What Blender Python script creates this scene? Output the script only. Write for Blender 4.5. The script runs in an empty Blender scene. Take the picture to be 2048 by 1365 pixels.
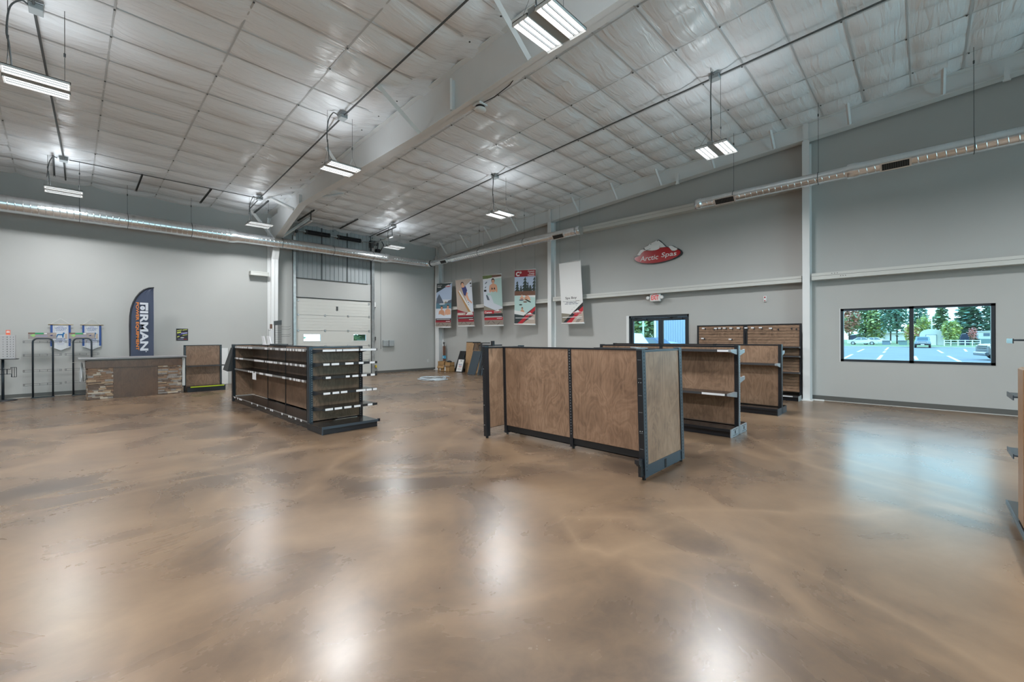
import bpy, math, random
from mathutils import Vector, Matrix
random.seed(7)
PI = math.pi
SC = bpy.context.scene
COL = SC.collection
SC.view_settings.view_transform = 'Standard'
SC.view_settings.look = 'None'
SC.view_settings.gamma = 1.0
SC.view_settings.exposure = 0.0
SC.view_settings.use_curve_mapping = False
try:
    SC.cycles.use_denoising = True
    SC.cycles.denoising_input_passes = 'RGB_ALBEDO_NORMAL'; SC.cycles.denoising_prefilter = 'ACCURATE'; SC.cycles.denoising_quality = 'HIGH'
    SC.cycles.max_bounces = 8
    SC.cycles.diffuse_bounces = 5
    SC.cycles.glossy_bounces = 4
    SC.cycles.transparent_max_bounces = 8
    SC.cycles.sample_clamp_indirect = 6.0
    SC.cycles.caustics_reflective = False
    SC.cycles.caustics_refractive = False
except Exception:
    pass

# ------------------------------------------------------------------ materials
def srgb(r, g, b):
    def f(c):
        c = c / 255.0
        return c / 12.92 if c <= 0.04045 else ((c + 0.055) / 1.055) ** 2.4
    return (f(r), f(g), f(b), 1.0)

MATS = {}
def mat(name, col, rough=0.5, metal=0.0, spec=0.5, coat=0.0, bump=None, var=None, emit=None):
    """plain principled material; var=(scale, amount) mottles the colour, bump=(scale, strength)"""
    if name in MATS:
        return MATS[name]
    m = bpy.data.materials.new(name); m.use_nodes = True
    nt = m.node_tree; N = nt.nodes; L = nt.links
    b = N['Principled BSDF']
    if len(col) == 3: col = (*col, 1.0)
    b.inputs['Base Color'].default_value = col
    b.inputs['Roughness'].default_value = rough
    b.inputs['Metallic'].default_value = metal
    b.inputs['Specular IOR Level'].default_value = spec
    b.inputs['Coat Weight'].default_value = coat
    if var or bump:
        tc = N.new('ShaderNodeTexCoord')
    if var:
        n = N.new('ShaderNodeTexNoise'); n.inputs['Scale'].default_value = var[0]; n.inputs['Detail'].default_value = 4
        L.new(tc.outputs['Object'], n.inputs['Vector'])
        hs = N.new('ShaderNodeMixRGB'); hs.blend_type = 'MULTIPLY'; hs.inputs[0].default_value = 1.0
        hs.inputs[1].default_value = col
        cr = N.new('ShaderNodeValToRGB')
        a = var[1]
        cr.color_ramp.elements[0].position = 0.3; cr.color_ramp.elements[0].color = (1 - a, 1 - a, 1 - a, 1)
        cr.color_ramp.elements[1].position = 0.7; cr.color_ramp.elements[1].color = (1 + a * .3, 1 + a * .3, 1 + a * .3, 1)
        L.new(n.outputs['Fac'], cr.inputs[0]); L.new(cr.outputs[0], hs.inputs[2]); L.new(hs.outputs[0], b.inputs['Base Color'])
    if bump:
        n2 = N.new('ShaderNodeTexNoise'); n2.inputs['Scale'].default_value = bump[0]; n2.inputs['Detail'].default_value = 3
        L.new(tc.outputs['Object'], n2.inputs['Vector'])
        bp = N.new('ShaderNodeBump'); bp.inputs['Strength'].default_value = bump[1]; bp.inputs['Distance'].default_value = 0.02
        L.new(n2.outputs['Fac'], bp.inputs['Height']); L.new(bp.outputs[0], b.inputs['Normal'])
    if emit:
        b.inputs['Emission Color'].default_value = (*emit[0][:3], 1)
        b.inputs['Emission Strength'].default_value = emit[1]
    MATS[name] = m
    return m

def ramp(N, stops):
    cr = N.new('ShaderNodeValToRGB')
    els = cr.color_ramp.elements
    f4 = lambda c: c if len(c) == 4 else (*c, 1)
    els[0].position = stops[0][0]; els[0].color = f4(stops[0][1])
    els[1].position = stops[-1][0]; els[1].color = f4(stops[-1][1])
    for p, c in stops[1:-1]:
        e = els.new(p); e.color = f4(c)
    return cr

def mat_wood(name, stops, scale=1.0, axis='Z', rough=0.36, grain=1.0):
    """stained plywood: cathedral rings stretched along one axis + blotches"""
    m = bpy.data.materials.new(name); m.use_nodes = True
    N = m.node_tree.nodes; L = m.node_tree.links; b = N['Principled BSDF']
    tc = N.new('ShaderNodeTexCoord'); mp = N.new('ShaderNodeMapping')
    s = [2.6 * scale] * 3; s['XYZ'.index(axis)] = 1.15 * scale
    mp.inputs['Scale'].default_value = s
    L.new(tc.outputs['Object'], mp.inputs['Vector'])
    n1 = N.new('ShaderNodeTexNoise'); n1.inputs['Scale'].default_value = 1.6; n1.inputs['Detail'].default_value = 6; n1.inputs['Distortion'].default_value = 1.4
    L.new(mp.outputs[0], n1.inputs['Vector'])
    mul = N.new('ShaderNodeMath'); mul.operation = 'MULTIPLY'; mul.inputs[1].default_value = 13.0 * grain
    L.new(n1.outputs['Fac'], mul.inputs[0])
    fr = N.new('ShaderNodeMath'); fr.operation = 'PINGPONG'; fr.inputs[1].default_value = 1.0
    L.new(mul.outputs[0], fr.inputs[0])
    mp2 = N.new('ShaderNodeMapping'); s2 = [60.0] * 3; s2['XYZ'.index(axis)] = 3.0
    mp2.inputs['Scale'].default_value = s2; L.new(tc.outputs['Object'], mp2.inputs['Vector'])
    n2 = N.new('ShaderNodeTexNoise'); n2.inputs['Scale'].default_value = 1.0; n2.inputs['Detail'].default_value = 4
    L.new(mp2.outputs[0], n2.inputs['Vector'])
    n3 = N.new('ShaderNodeTexNoise'); n3.inputs['Scale'].default_value = 2.6; n3.inputs['Detail'].default_value = 3
    L.new(tc.outputs['Object'], n3.inputs['Vector'])
    a1 = N.new('ShaderNodeMath'); a1.operation = 'MULTIPLY_ADD'; a1.inputs[1].default_value = 0.22
    L.new(fr.outputs[0], a1.inputs[0])
    a2 = N.new('ShaderNodeMath'); a2.operation = 'MULTIPLY_ADD'; a2.inputs[1].default_value = 0.36
    L.new(n2.outputs['Fac'], a2.inputs[0])
    a3 = N.new('ShaderNodeMath'); a3.operation = 'MULTIPLY_ADD'; a3.inputs[1].default_value = 0.62; a3.inputs[2].default_value = -0.10
    L.new(n3.outputs['Fac'], a3.inputs[0]); L.new(a3.outputs[0], a2.inputs[2]); L.new(a2.outputs[0], a1.inputs[2])
    cr = ramp(N, stops); L.new(a1.outputs[0], cr.inputs[0]); L.new(cr.outputs[0], b.inputs['Base Color'])
    b.inputs['Roughness'].default_value = rough
    MATS[name] = m
    return m

def mat_floor():
    m = bpy.data.materials.new('polished_stained_concrete'); m.use_nodes = True
    N = m.node_tree.nodes; L = m.node_tree.links; b = N['Principled BSDF']
    tc = N.new('ShaderNodeTexCoord')
    def noise(scale, detail, dist, vec=None, rough=.55):
        n = N.new('ShaderNodeTexNoise'); n.inputs['Scale'].default_value = scale; n.inputs['Detail'].default_value = detail
        n.inputs['Distortion'].default_value = dist; n.inputs['Roughness'].default_value = rough
        L.new(vec or tc.outputs['Object'], n.inputs['Vector']); return n
    big = noise(0.36, 4, 0.5); med = noise(0.9, 6, .7, rough=.60); fine = noise(7.0, 6, .8, rough=.65)
    def madd(a, k, c):
        x = N.new('ShaderNodeMath'); x.operation = 'MULTIPLY_ADD'; x.inputs[1].default_value = k
        L.new(a, x.inputs[0])
        if isinstance(c, (int, float)): x.inputs[2].default_value = c
        else: L.new(c, x.inputs[2])
        return x.outputs[0]
    v = madd(fine.outputs['Fac'], .24, -.12); v = madd(med.outputs['Fac'], .95, v); v = madd(big.outputs['Fac'], .95, v)
    v = madd(v, 1.0, -.44)
    cr = ramp(N, [(0.14, (.066, .046, .034)), (0.36, (.108, .073, .050)), (0.53, (.162, .106, .067)), (0.72, (.215, .142, .088)), (1.0, (.28, .20, .135))])
    L.new(v, cr.inputs[0])
    # pale veins left by the trowel
    vein = noise(0.42, 3, 1.2, rough=.45)
    sub = N.new('ShaderNodeMath'); sub.operation = 'SUBTRACT'; sub.inputs[1].default_value = .5; L.new(vein.outputs['Fac'], sub.inputs[0])
    ab = N.new('ShaderNodeMath'); ab.operation = 'ABSOLUTE'; L.new(sub.outputs[0], ab.inputs[0])
    vr = ramp(N, [(0.0, (.16, .16, .16)), (0.02, (.08, .08, .08)), (.06, (0, 0, 0))]); L.new(ab.outputs[0], vr.inputs[0])
    mx = N.new('ShaderNodeMixRGB'); L.new(vr.outputs[0], mx.inputs[0]); L.new(cr.outputs[0], mx.inputs[1]); mx.inputs[2].default_value = (.47, .32, .2, 1)
    L.new(mx.outputs[0], b.inputs['Base Color'])
    rr = ramp(N, [(0.3, (.25, .25, .25)), (.7, (.31, .31, .31))]); L.new(med.outputs['Fac'], rr.inputs[0]); L.new(rr.outputs[0], b.inputs['Roughness'])
    b.inputs['Specular IOR Level'].default_value = .58
    return m

def mat_vinyl():
    """white reinforced vinyl facing of the roof insulation, wrinkled across the bands"""
    m = bpy.data.materials.new('white_vinyl_facing'); m.use_nodes = True
    N = m.node_tree.nodes; L = m.node_tree.links; b = N['Principled BSDF']
    b.inputs['Base Color'].default_value = (.87, .90, .93, 1); b.inputs['Roughness'].default_value = .25
    b.inputs['Specular IOR Level'].default_value = .6
    tc = N.new('ShaderNodeTexCoord')
    mp = N.new('ShaderNodeMapping'); mp.inputs['Scale'].default_value = (.9, 5.5, 1); L.new(tc.outputs['Object'], mp.inputs['Vector'])
    n = N.new('ShaderNodeTexNoise'); n.inputs['Scale'].default_value = 1.5; n.inputs['Detail'].default_value = 5; n.inputs['Distortion'].default_value = .7
    L.new(mp.outputs[0], n.inputs['Vector'])
    mp2 = N.new('ShaderNodeMapping'); mp2.inputs['Scale'].default_value = (3, 45, 1); L.new(tc.outputs['Object'], mp2.inputs['Vector'])
    n2 = N.new('ShaderNodeTexNoise'); n2.inputs['Scale'].default_value = 1; n2.inputs['Detail'].default_value = 2
    L.new(mp2.outputs[0], n2.inputs['Vector'])
    ad = N.new('ShaderNodeMath'); ad.operation = 'MULTIPLY_ADD'; ad.inputs[1].default_value = .10; L.new(n2.outputs['Fac'], ad.inputs[0]); L.new(n.outputs['Fac'], ad.inputs[2])
    bp = N.new('ShaderNodeBump'); bp.inputs['Strength'].default_value = .75; bp.inputs['Distance'].default_value = .04
    L.new(ad.outputs[0], bp.inputs['Height']); L.new(bp.outputs[0], b.inputs['Normal'])
    return m

def mat_glass(name='clear_glazing', tint=(.93, .97, .97)):
    m = bpy.data.materials.new(name); m.use_nodes = True
    N = m.node_tree.nodes; L = m.node_tree.links; N.remove(N['Principled BSDF'])
    t = N.new('ShaderNodeBsdfTransparent'); t.inputs[0].default_value = (*tint, 1)
    g = N.new('ShaderNodeBsdfGlossy'); g.inputs['Roughness'].default_value = .03
    f = N.new('ShaderNodeFresnel'); f.inputs['IOR'].default_value = 1.35
    mx = N.new('ShaderNodeMixShader'); L.new(f.outputs[0], mx.inputs[0]); L.new(t.outputs[0], mx.inputs[1]); L.new(g.outputs[0], mx.inputs[2])
    L.new(mx.outputs[0], N['Material Output'].inputs['Surface'])
    return m

def mat_emit(name, col, s):
    m = bpy.data.materials.new(name); m.use_nodes = True
    N = m.node_tree.nodes; L = m.node_tree.links; N.remove(N['Principled BSDF'])
    e = N.new('ShaderNodeEmission'); e.inputs[0].default_value = (*col, 1); e.inputs[1].default_value = s
    L.new(e.outputs[0], N['Material Output'].inputs['Surface'])
    return m

M_WALL = mat('greige_wall_paint', (.462, .464, .450), .62, var=(.8, .04))
M_STEEL = mat('white_painted_steel', (.76, .77, .77), .42, var=(1.5, .04))
M_GIRT = mat('pale_grey_painted_steel', (.60, .60, .57), .45)
M_BASE = mat('dark_taupe_rubber', (.105, .105, .098), .5)
M_BLACK = mat('black_powder_coat', (.011, .013, .017), .33, spec=.55)
M_BLACKM = mat('matte_black', (.012, .012, .013), .6)
M_SLOT = mat('slot_bare_steel', (.30, .32, .34), .4, metal=.6)
M_GALV = mat('galvanized_steel', (.70, .72, .73), .30, metal=.92, var=(9, .16))
M_DUCT = mat('galvanized_spiral_duct', (.78, .80, .81), .22, metal=.95, var=(5, .08))
M_GREY = mat('grey_enamel', (.33, .36, .37), .4)
M_DKGREY = mat('charcoal_steel', (.055, .06, .062), .45)
M_STRUT = mat('weathered_strut_steel', (.10, .108, .11), .5, metal=.4)
M_PAPER = mat('white_paper', (.78, .78, .78), .6)
M_CLEAR = mat('clear_plastic_edge', (.06, .06, .064), .25); M_STRIP = mat('price_strip_plastic', (.22, .22, .22), .3)
M_CARD = mat('brown_cardboard', (.40, .235, .10), .8, var=(6, .2))
M_BRONZE = mat('dark_bronze_aluminium', (.035, .045, .055), .38, metal=.3)
M_WHITE = mat('white_plastic', (.75, .75, .74), .4)
M_FLOOR = mat_floor(); M_VINYL = mat_vinyl(); M_GLASS = mat_glass()
M_BAND = mat('insulation_band', (.54, .56, .57), .4)
PLY = [(0.0, (.10, .060, .040)), (.30, (.185, .112, .072)), (.50, (.265, .163, .105)), (.70, (.335, .213, .140)), (1.0, (.46, .315, .215))]
M_PLY = mat_wood('brown_stained_plywood', PLY)
M_PLYH = mat_wood('brown_stained_plywood_crosswise', PLY, axis='Y')
M_COUNTER = mat_wood('walnut_laminate', [(0, (.06, .030, .016)), (.45, (.105, .052, .028)), (1, (.18, .095, .05))], scale=2.0, rough=.35, grain=.5)
M_OAK = mat_wood('oak_laminate', [(0, (.17, .09, .045)), (.5, (.27, .15, .075)), (1, (.36, .21, .11))], scale=2.5, rough=.4, grain=.5)
M_RAWOAK = mat_wood('light_oak_board', [(0, (.26, .15, .075)), (.5, (.40, .245, .125)), (1, (.5, .33, .18))], scale=1.5)
M_TUBE = mat_emit('led_lens_glow', (1.0, .99, .98), 4.0)
M_UP_FILL = mat_emit('added_uplight_fill', (.90, .96, 1.0), 30.0)

# ------------------------------------------------------------------ mesh builder
class MB:
    def __init__(self):
        self.v = []; self.f = []; self.mi = []; self.mats = []; self.smooth = set(); self.xf = None
    def slot(self, m):
        if m not in self.mats: self.mats.append(m)
        return self.mats.index(m)
    def add(self, vs, fs, m, smooth=False, M=None):
        o = len(self.v); s = self.slot(m)
        for p in vs:
            p = Vector(p)
            if M is not None: p = M @ p
            self.v.append(p)
        for f in fs:
            if smooth: self.smooth.add(len(self.f))
            self.f.append(tuple(o + i for i in f)); self.mi.append(s)
        return self
    def box(self, x0, x1, y0, y1, z0, z1, m, M=None):
        if x0 > x1: x0, x1 = x1, x0
        if y0 > y1: y0, y1 = y1, y0
        if z0 > z1: z0, z1 = z1, z0
        vs = [(x0, y0, z0), (x1, y0, z0), (x1, y1, z0), (x0, y1, z0), (x0, y0, z1), (x1, y0, z1), (x1, y1, z1), (x0, y1, z1)]
        return self.add(vs, [(3, 2, 1, 0), (4, 5, 6, 7), (0, 1, 5, 4), (1, 2, 6, 5), (2, 3, 7, 6), (3, 0, 4, 7)], m, M=M)
    def bbox(self, x0, x1, y0, y1, z0, z1, m, b=.006, M=None):
        """box with chamfered edges"""
        import bmesh
        bm = bmesh.new()
        bmesh.ops.create_cube(bm, size=1.0)
        for v in bm.verts:
            v.co = ((x0 + x1) / 2 + v.co.x * abs(x1 - x0), (y0 + y1) / 2 + v.co.y * abs(y1 - y0), (z0 + z1) / 2 + v.co.z * abs(z1 - z0))
        b = min(b, abs(x1 - x0) * .45, abs(y1 - y0) * .45, abs(z1 - z0) * .45)
        bmesh.ops.bevel(bm, geom=list(bm.edges), offset=b, segments=1, affect='EDGES')
        bm.verts.index_update()
        self.add([v.co.copy() for v in bm.verts], [tuple(v.index for v in f.verts) for f in bm.faces], m, M=M)
        bm.free(); return self
    def poly(self, pts, d, m, M=None):
        """planar polygon pts (3D) extruded by vector d"""
        n = len(pts); d = Vector(d)
        vs = [Vector(p) for p in pts] + [Vector(p) + d for p in pts]
        fs = [tuple(reversed(range(n))), tuple(range(n, 2 * n))] + [(i, (i + 1) % n, n + (i + 1) % n, n + i) for i in range(n)]
        return self.add(vs, fs, m, M=M)
    def face(self, pts, m, M=None):
        return self.add(pts, [tuple(range(len(pts)))], m, M=M)
    def tube(self, pts, r, m, n=8, cap=True, closed=False, M=None):
        pts = [Vector(p) for p in pts]; k = len(pts); vs = []; fs = []
        rr = r if isinstance(r, (list, tuple)) else [r] * k
        prev = None
        for i, p in enumerate(pts):
            if closed: t = pts[(i + 1) % k] - pts[i - 1]
            else: t = pts[min(i + 1, k - 1)] - pts[max(i - 1, 0)]
            t.normalize()
            if prev is None:
                a = Vector((0, 0, 1)) if abs(t.z) < .9 else Vector((1, 0, 0))
                u = t.cross(a).normalized()
            else:
                u = (prev - t * prev.dot(t)).normalized()
            prev = u; w = t.cross(u)
            for j in range(n):
                a = 2 * PI * j / n
                vs.append(p + (u * math.cos(a) + w * math.sin(a)) * rr[i])
        for i in range(k if closed else k - 1):
            for j in range(n):
                i2 = (i + 1) % k
                fs.append((i * n + j, i * n + (j + 1) % n, i2 * n + (j + 1) % n, i2 * n + j))
        self.add(vs, fs, m, smooth=n > 5, M=M)
        if cap and not closed:
            o = len(self.v) - len(vs); s = self.slot(m)
            self.f.append(tuple(o + j for j in reversed(range(n)))); self.mi.append(s)
            self.f.append(tuple(o + (k - 1) * n + j for j in range(n))); self.mi.append(s)
        return self
    def cyl(self, a, b, r, m, n=16, r2=None, M=None):
        return self.tube([a, b], [r, r2 if r2 is not None else r], m, n=n, M=M)
    def ball(self, c, r, m, seg=12, rings=8, M=None):
        c = Vector(c); R = r if isinstance(r, (tuple, list)) else (r, r, r)
        vs = []; fs = []
        for i in range(rings + 1):
            t = PI * i / rings
            for j in range(seg):
                a = 2 * PI * j / seg
                vs.append(c + Vector((R[0] * math.sin(t) * math.cos(a), R[1] * math.sin(t) * math.sin(a), R[2] * math.cos(t))))
        for i in range(rings):
            for j in range(seg):
                fs.append((i * seg + j, (i + 1) * seg + j, (i + 1) * seg + (j + 1) % seg, i * seg + (j + 1) % seg))
        return self.add(vs, fs, m, smooth=True, M=M)
    def build(self, name, parent=None, origin=None, deform=None):
        me = bpy.data.meshes.new(name)
        o = bpy.data.objects.new(name, me); COL.objects.link(o)
        if parent is not None:
            org = Vector(parent.get('_o', (0, 0, 0))); o.parent = parent; o['_o'] = tuple(org)
        else:
            if origin is None: origin = (0, 0, 0)
            org = Vector(origin); o.location = org; o['_o'] = tuple(org)
        vs = [deform(p) for p in self.v] if deform else self.v
        me.from_pydata([tuple(Vector(p) - org) for p in vs], [], self.f)
        for m in self.mats: me.materials.append(m)
        me.polygons.foreach_set('material_index', self.mi)
        if self.smooth:
            sm = [i in self.smooth for i in range(len(self.f))]
            me.polygons.foreach_set('use_smooth', sm)
        me.update()
        return o

def tag(o, label=None, cat=None, group=None, kind=None):
    if label: o['label'] = label
    if cat: o['category'] = cat
    if group: o['group'] = group
    if kind: o['kind'] = kind
    return o
def thing(name, label, cat, loc, group=None):
    o = bpy.data.objects.new(name, None); COL.objects.link(o); o.location = loc; o['_o'] = tuple(loc)
    o.empty_display_size = .1
    return tag(o, label, cat, group)
def struct(name, mb, origin=None, label=None):
    o = mb.build(name, origin=origin); o['kind'] = 'structure'
    if label: o['label'] = label
    return o
def dup(root, loc, label=None, group=None):
    r = root.copy(); COL.objects.link(r); r.location = loc; r['_o'] = tuple(loc)
    if label: r['label'] = label
    if group: r['group'] = group
    for ch in list(root.children):
        c = ch.copy(); COL.objects.link(c); c.parent = r
        for g in list(ch.children):
            d = g.copy(); COL.objects.link(d); d.parent = c
    return r

_txt = {}
def text_geo(s, bold=0.0):
    """lettering outline as 2-D verts + faces, scaled to the unit box of the string"""
    k = (s, bold)
    if k in _txt: return _txt[k]
    cu = bpy.data.curves.new('lettering', 'FONT'); cu.body = s; cu.size = 1.0; cu.resolution_u = 3; cu.offset = bold
    ob = bpy.data.objects.new('lettering', cu); COL.objects.link(ob)
    dg = bpy.context.evaluated_depsgraph_get()
    me = bpy.data.meshes.new_from_object(ob.evaluated_get(dg))
    vs = [(v.co.x, v.co.y) for v in me.vertices]; fs = [tuple(p.vertices) for p in me.polygons]
    bpy.data.objects.remove(ob); bpy.data.curves.remove(cu); bpy.data.meshes.remove(me)
    x0 = min(v[0] for v in vs); x1 = max(v[0] for v in vs); y0 = min(v[1] for v in vs); y1 = max(v[1] for v in vs)
    vs = [((x - x0) / (x1 - x0), (y - y0) / (y1 - y0)) for x, y in vs]
    _txt[k] = (vs, fs); return _txt[k]

class Plane:
    """a flat printed face: P(u,v) with u to the reader's right, v up, in metres; n points to the reader"""
    def __init__(self, o, u, v):
        self.o = Vector(o); self.u = Vector(u); self.v = Vector(v); self.n = self.u.normalized().cross(self.v.normalized())
    def at(self, u, v, d=0): return self.o + self.u * u + self.v * v + self.n * d
    def poly(self, mb, pts, m, d=.002):
        mb.face([self.at(u, v, d) for u, v in pts], m)
    def rect(self, mb, u0, u1, v0, v1, m, d=.002): self.poly(mb, [(u0, v0), (u1, v0), (u1, v1), (u0, v1)], m, d)
    def ell(self, mb, u, v, ru, rv, m, d=.003, n=16, rot=0):
        c, s = math.cos(rot), math.sin(rot)
        pts = []
        for i in range(n):
            a = 2 * PI * i / n; x = ru * math.cos(a); y = rv * math.sin(a)
            pts.append((u + x * c - y * s, v + x * s + y * c))
        self.poly(mb, pts, m, d)
    def text(self, mb, s, u0, u1, v0, v1, m, d=.004, bold=0.0, slant=0.0, rot=False):
        vs, fs = text_geo(s, bold)
        if rot:   # reads downwards
            P = [self.at(u0 + (u1 - u0) * y, v1 - (v1 - v0) * x, d) for x, y in vs]
        else:
            P = [self.at(u0 + (u1 - u0) * x + slant * y, v0 + (v1 - v0) * y, d) for x, y in vs]
        mb.add(P, fs, m)
# ------------------------------------------------------------------ camera
H = 1.53
YAW, ROLL, FPX = 0.766014, -0.0034908, 857.66
fw = Vector((math.cos(YAW), math.sin(YAW), 0.0)); r0 = Vector((math.sin(YAW), -math.cos(YAW), 0.0)); u0 = Vector((0, 0, 1))
rr = r0 * math.cos(ROLL) + u0 * math.sin(ROLL); uu = -r0 * math.sin(ROLL) + u0 * math.cos(ROLL)
cd = bpy.data.cameras.new('camera'); cam = bpy.data.objects.new('camera', cd); COL.objects.link(cam)
cam.matrix_world = Matrix(((rr.x, uu.x, -fw.x, 0), (rr.y, uu.y, -fw.y, 0), (rr.z, uu.z, -fw.z, H), (0, 0, 0, 1)))
cd.sensor_width = 36.0; cd.lens = 36.0 * FPX / 2048.0; cd.shift_y = -7.44 / 2048.0; cd.clip_start = .05; cd.clip_end = 600
SC.camera = cam

# ------------------------------------------------------------------ world: bright hazy daylight
w = bpy.data.worlds.new('daylight'); SC.world = w; w.use_nodes = True
N = w.node_tree.nodes; L = w.node_tree.links
bg = N['Background']
tc = N.new('ShaderNodeTexCoord'); sp = N.new('ShaderNodeSeparateXYZ'); L.new(tc.outputs['Generated'], sp.inputs[0])
cr = ramp(N, [(0.0, (.50, .82, .95)), (.12, (.58, .90, 1.0)), (.45, (.36, .70, 1.0)), (1.0, (.22, .55, 1.0))])
L.new(sp.outputs['Z'], cr.inputs[0]); L.new(cr.outputs[0], bg.inputs[0]); bg.inputs[1].default_value = 5.2

# ------------------------------------------------------------------ setting
XB, YA = 12.5, 16.9
X0, Y0 = -9.5, -9.5
def zc(y): return 5.85 + .053 * (16.9 - y)

mb = MB(); mb.box(X0 - .2, XB + .2, Y0 - .2, YA + .2, -.25, 0, M_FLOOR); struct('floor', mb)

def wall_open(name, horiz, a0, a1, face, thick, top, holes, m):
    """wall running along one axis with rectangular openings (a_from, a_to, z_from, z_to)"""
    mb = MB()
    cuts = sorted(set([a0, a1] + [h[0] for h in holes] + [h[1] for h in holes]))
    for p, q in zip(cuts[:-1], cuts[1:]):
        hs = [h for h in holes if h[0] <= p and h[1] >= q]
        zs = [(0, top)]
        for h in hs:
            zs = [(0, h[2])] * (h[2] > 0) + [(h[3], top)]
        for z0, z1 in zs:
            if horiz == 'y': mb.box(face, face + thick, p, q, z0, z1, m)
            else: mb.box(p, q, face, face + thick, z0, z1, m)
    return struct(name, mb)
WIN = (-.997, 1.41, .943, 2.163)
DOOR = (4.912, 6.82, 0, 2.192)
OHD = (5.93, 8.94, 0, 3.05)
RWIN_ADDED = (-8.6, -3.4, .3, 2.6)  # unseen opening, added to bring blue daylight onto the floor
wall_open('wall_right', 'y', Y0, YA + .2, XB, .2, 7.6, [WIN, DOOR, RWIN_ADDED], M_WALL)
wall_open('wall_left', 'x', X0, XB, YA, .2, 7.6, [OHD], M_WALL)
mb = MB(); mb.box(X0 - .2, X0, Y0 - .2, YA + .2, 0, 7.8, M_WALL); struct('wall_back', mb)
FWIN = (-5.0, 11.8, .12, 4.2)      # guessed shop-front glazing behind the viewer, enlarged for more daylight
wall_open('wall_front', 'x', X0, XB + .2, Y0 - .2, .2, 7.8, [FWIN], M_WALL)
mb = MB(); a, b, c, d = FWIN
mb.box(a, b, Y0 - .14, Y0 - .06, c, c + .06, M_BRONZE); mb.box(a, b, Y0 - .14, Y0 - .06, d - .06, d, M_BRONZE)
for k in range(8): x = a + (b - a - .06) * k / 7; mb.box(x, x + .06, Y0 - .14, Y0 - .06, c, d, M_BRONZE)
fwin = mb.build('window_2', origin=((a + b) / 2, Y0 - .1, c)); fwin['kind'] = 'structure'
for k in range(7):
    x = a + (b - a - .06) * k / 7; p = MB(); p.box(x + .06, x + (b - a - .06) / 7, Y0 - .103, Y0 - .097, c + .06, d - .06, M_GLASS); p.build('pane', parent=fwin)

# roof insulation: pillows of vinyl sagging between the cross bands
YL = [13.6 - .745 * k for k in range(-5, 33)]
XS = [-9.2 + 1.385 * k for k in range(17)]     # long bands
XS2 = sorted(XS + [x + .6925 for x in XS if x > 5.5])
mb = MB()
ys = []
for a, b in zip(sorted(YL)[:-1], sorted(YL)[1:]):
    ys += [a + (b - a) * i / 7 for i in range(7)]
ys = [y for y in ys if Y0 - .1 < y < YA + .15] + [YA + .15]
ys = [Y0 - .15] + ys
xs = []
nd = sorted(set(XS2 + [X0 - .1, XB + .1])); nd = [x for x in nd if X0 - .11 <= x <= XB + .11]
for a, b in zip(nd[:-1], nd[1:]):
    k = max(2, int(round((b - a) / .115)))
    xs += [a + (b - a) * i / k for i in range(k)]
xs += [nd[-1]]
rnd = {}
def amp(i, j):
    if (i, j) not in rnd: rnd[(i, j)] = random.uniform(.5, 1.25)
    return rnd[(i, j)]
def ceil_z(x, y):
    j = math.floor((13.6 - y) / .745); fy = (13.6 - y) / .745 - j
    i = 0
    while i < len(nd) - 2 and x > nd[i + 1]: i += 1
    fx = (x - nd[i]) / max(1e-6, nd[i + 1] - nd[i])
    py = abs(math.sin(PI * fy)) ** .65; px = abs(math.sin(PI * min(1, max(0, fx)))) ** .5
    sag = .085 * amp(i, j) * py * (.14 + .86 * px)
    wr = .006 * math.sin(x * 7.3 + j * 2.1 + 2.2 * math.sin(y * 3.1)) * py + .005 * math.sin(y * 23 + 1.5 * math.sin(x * 2.1 + j))
    return zc(y) - sag + wr + .20 * math.exp(-((x - 5.085) / .42) ** 2)
gv = [(x, y, ceil_z(x, y)) for y in ys for x in xs]
nx = len(xs)
gf = [(j * nx + i, (j + 1) * nx + i, (j + 1) * nx + i + 1, j * nx + i + 1) for j in range(len(ys) - 1) for i in range(nx - 1)]
mb.add(gv, gf, M_VINYL, smooth=True)
for x in XS:
    if x < XB: 
        if abs(x - 5.085) < .6: continue
        ya, yb = Y0, YA
        mb.face([(x - .013, ya, zc(ya) - .018), (x + .013, ya, zc(ya) - .018), (x + .013, yb, zc(yb) - .018), (x - .013, yb, zc(yb) - .018)], M_BAND)
for k, y in enumerate(YL):
    if Y0 < y < YA:
        w_ = .010 if k % 2 else .014
        for xa, xb in ((X0, 4.5), (5.65, XB)): mb.face([(xa, y - w_, zc(y) - .016), (xb, y - w_, zc(y) - .016), (xb, y + w_, zc(y) - .016), (xa, y + w_, zc(y) - .016)], M_BAND)
# screws and stains where bands cross
for x in XS:
    for k, y in enumerate(YL):
        if Y0 < y < YA and x < XB and random.random() < .75:
            q = random.uniform(-.05, .05)
            mb.box(x - .011, x + .011, y + q - .011, y + q + .011, zc(y) - .032, zc(y) - .019, M_STRUT)
struct('ceiling', mb)

# baseboards (broken at the doors)
mb = MB(); mb.box(X0, 3.74, YA - .012, YA, 0, .105, M_BASE); mb.box(9.02, XB, YA - .012, YA, 0, .105, M_BASE)
mb.box(X0, 3.74, YA - .02, YA - .012, 0, .010, M_GIRT); struct('baseboard_left', mb)
mb = MB(); mb.box(XB - .012, XB, Y0, 4.80, 0, .115, M_BASE); mb.box(XB - .012, XB, 6.93, YA - .02, 0, .115, M_BASE)
mb.box(XB - .02, XB - .012, Y0, 1.9, 0, .010, M_GIRT); struct('baseboard_right', mb)

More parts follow.
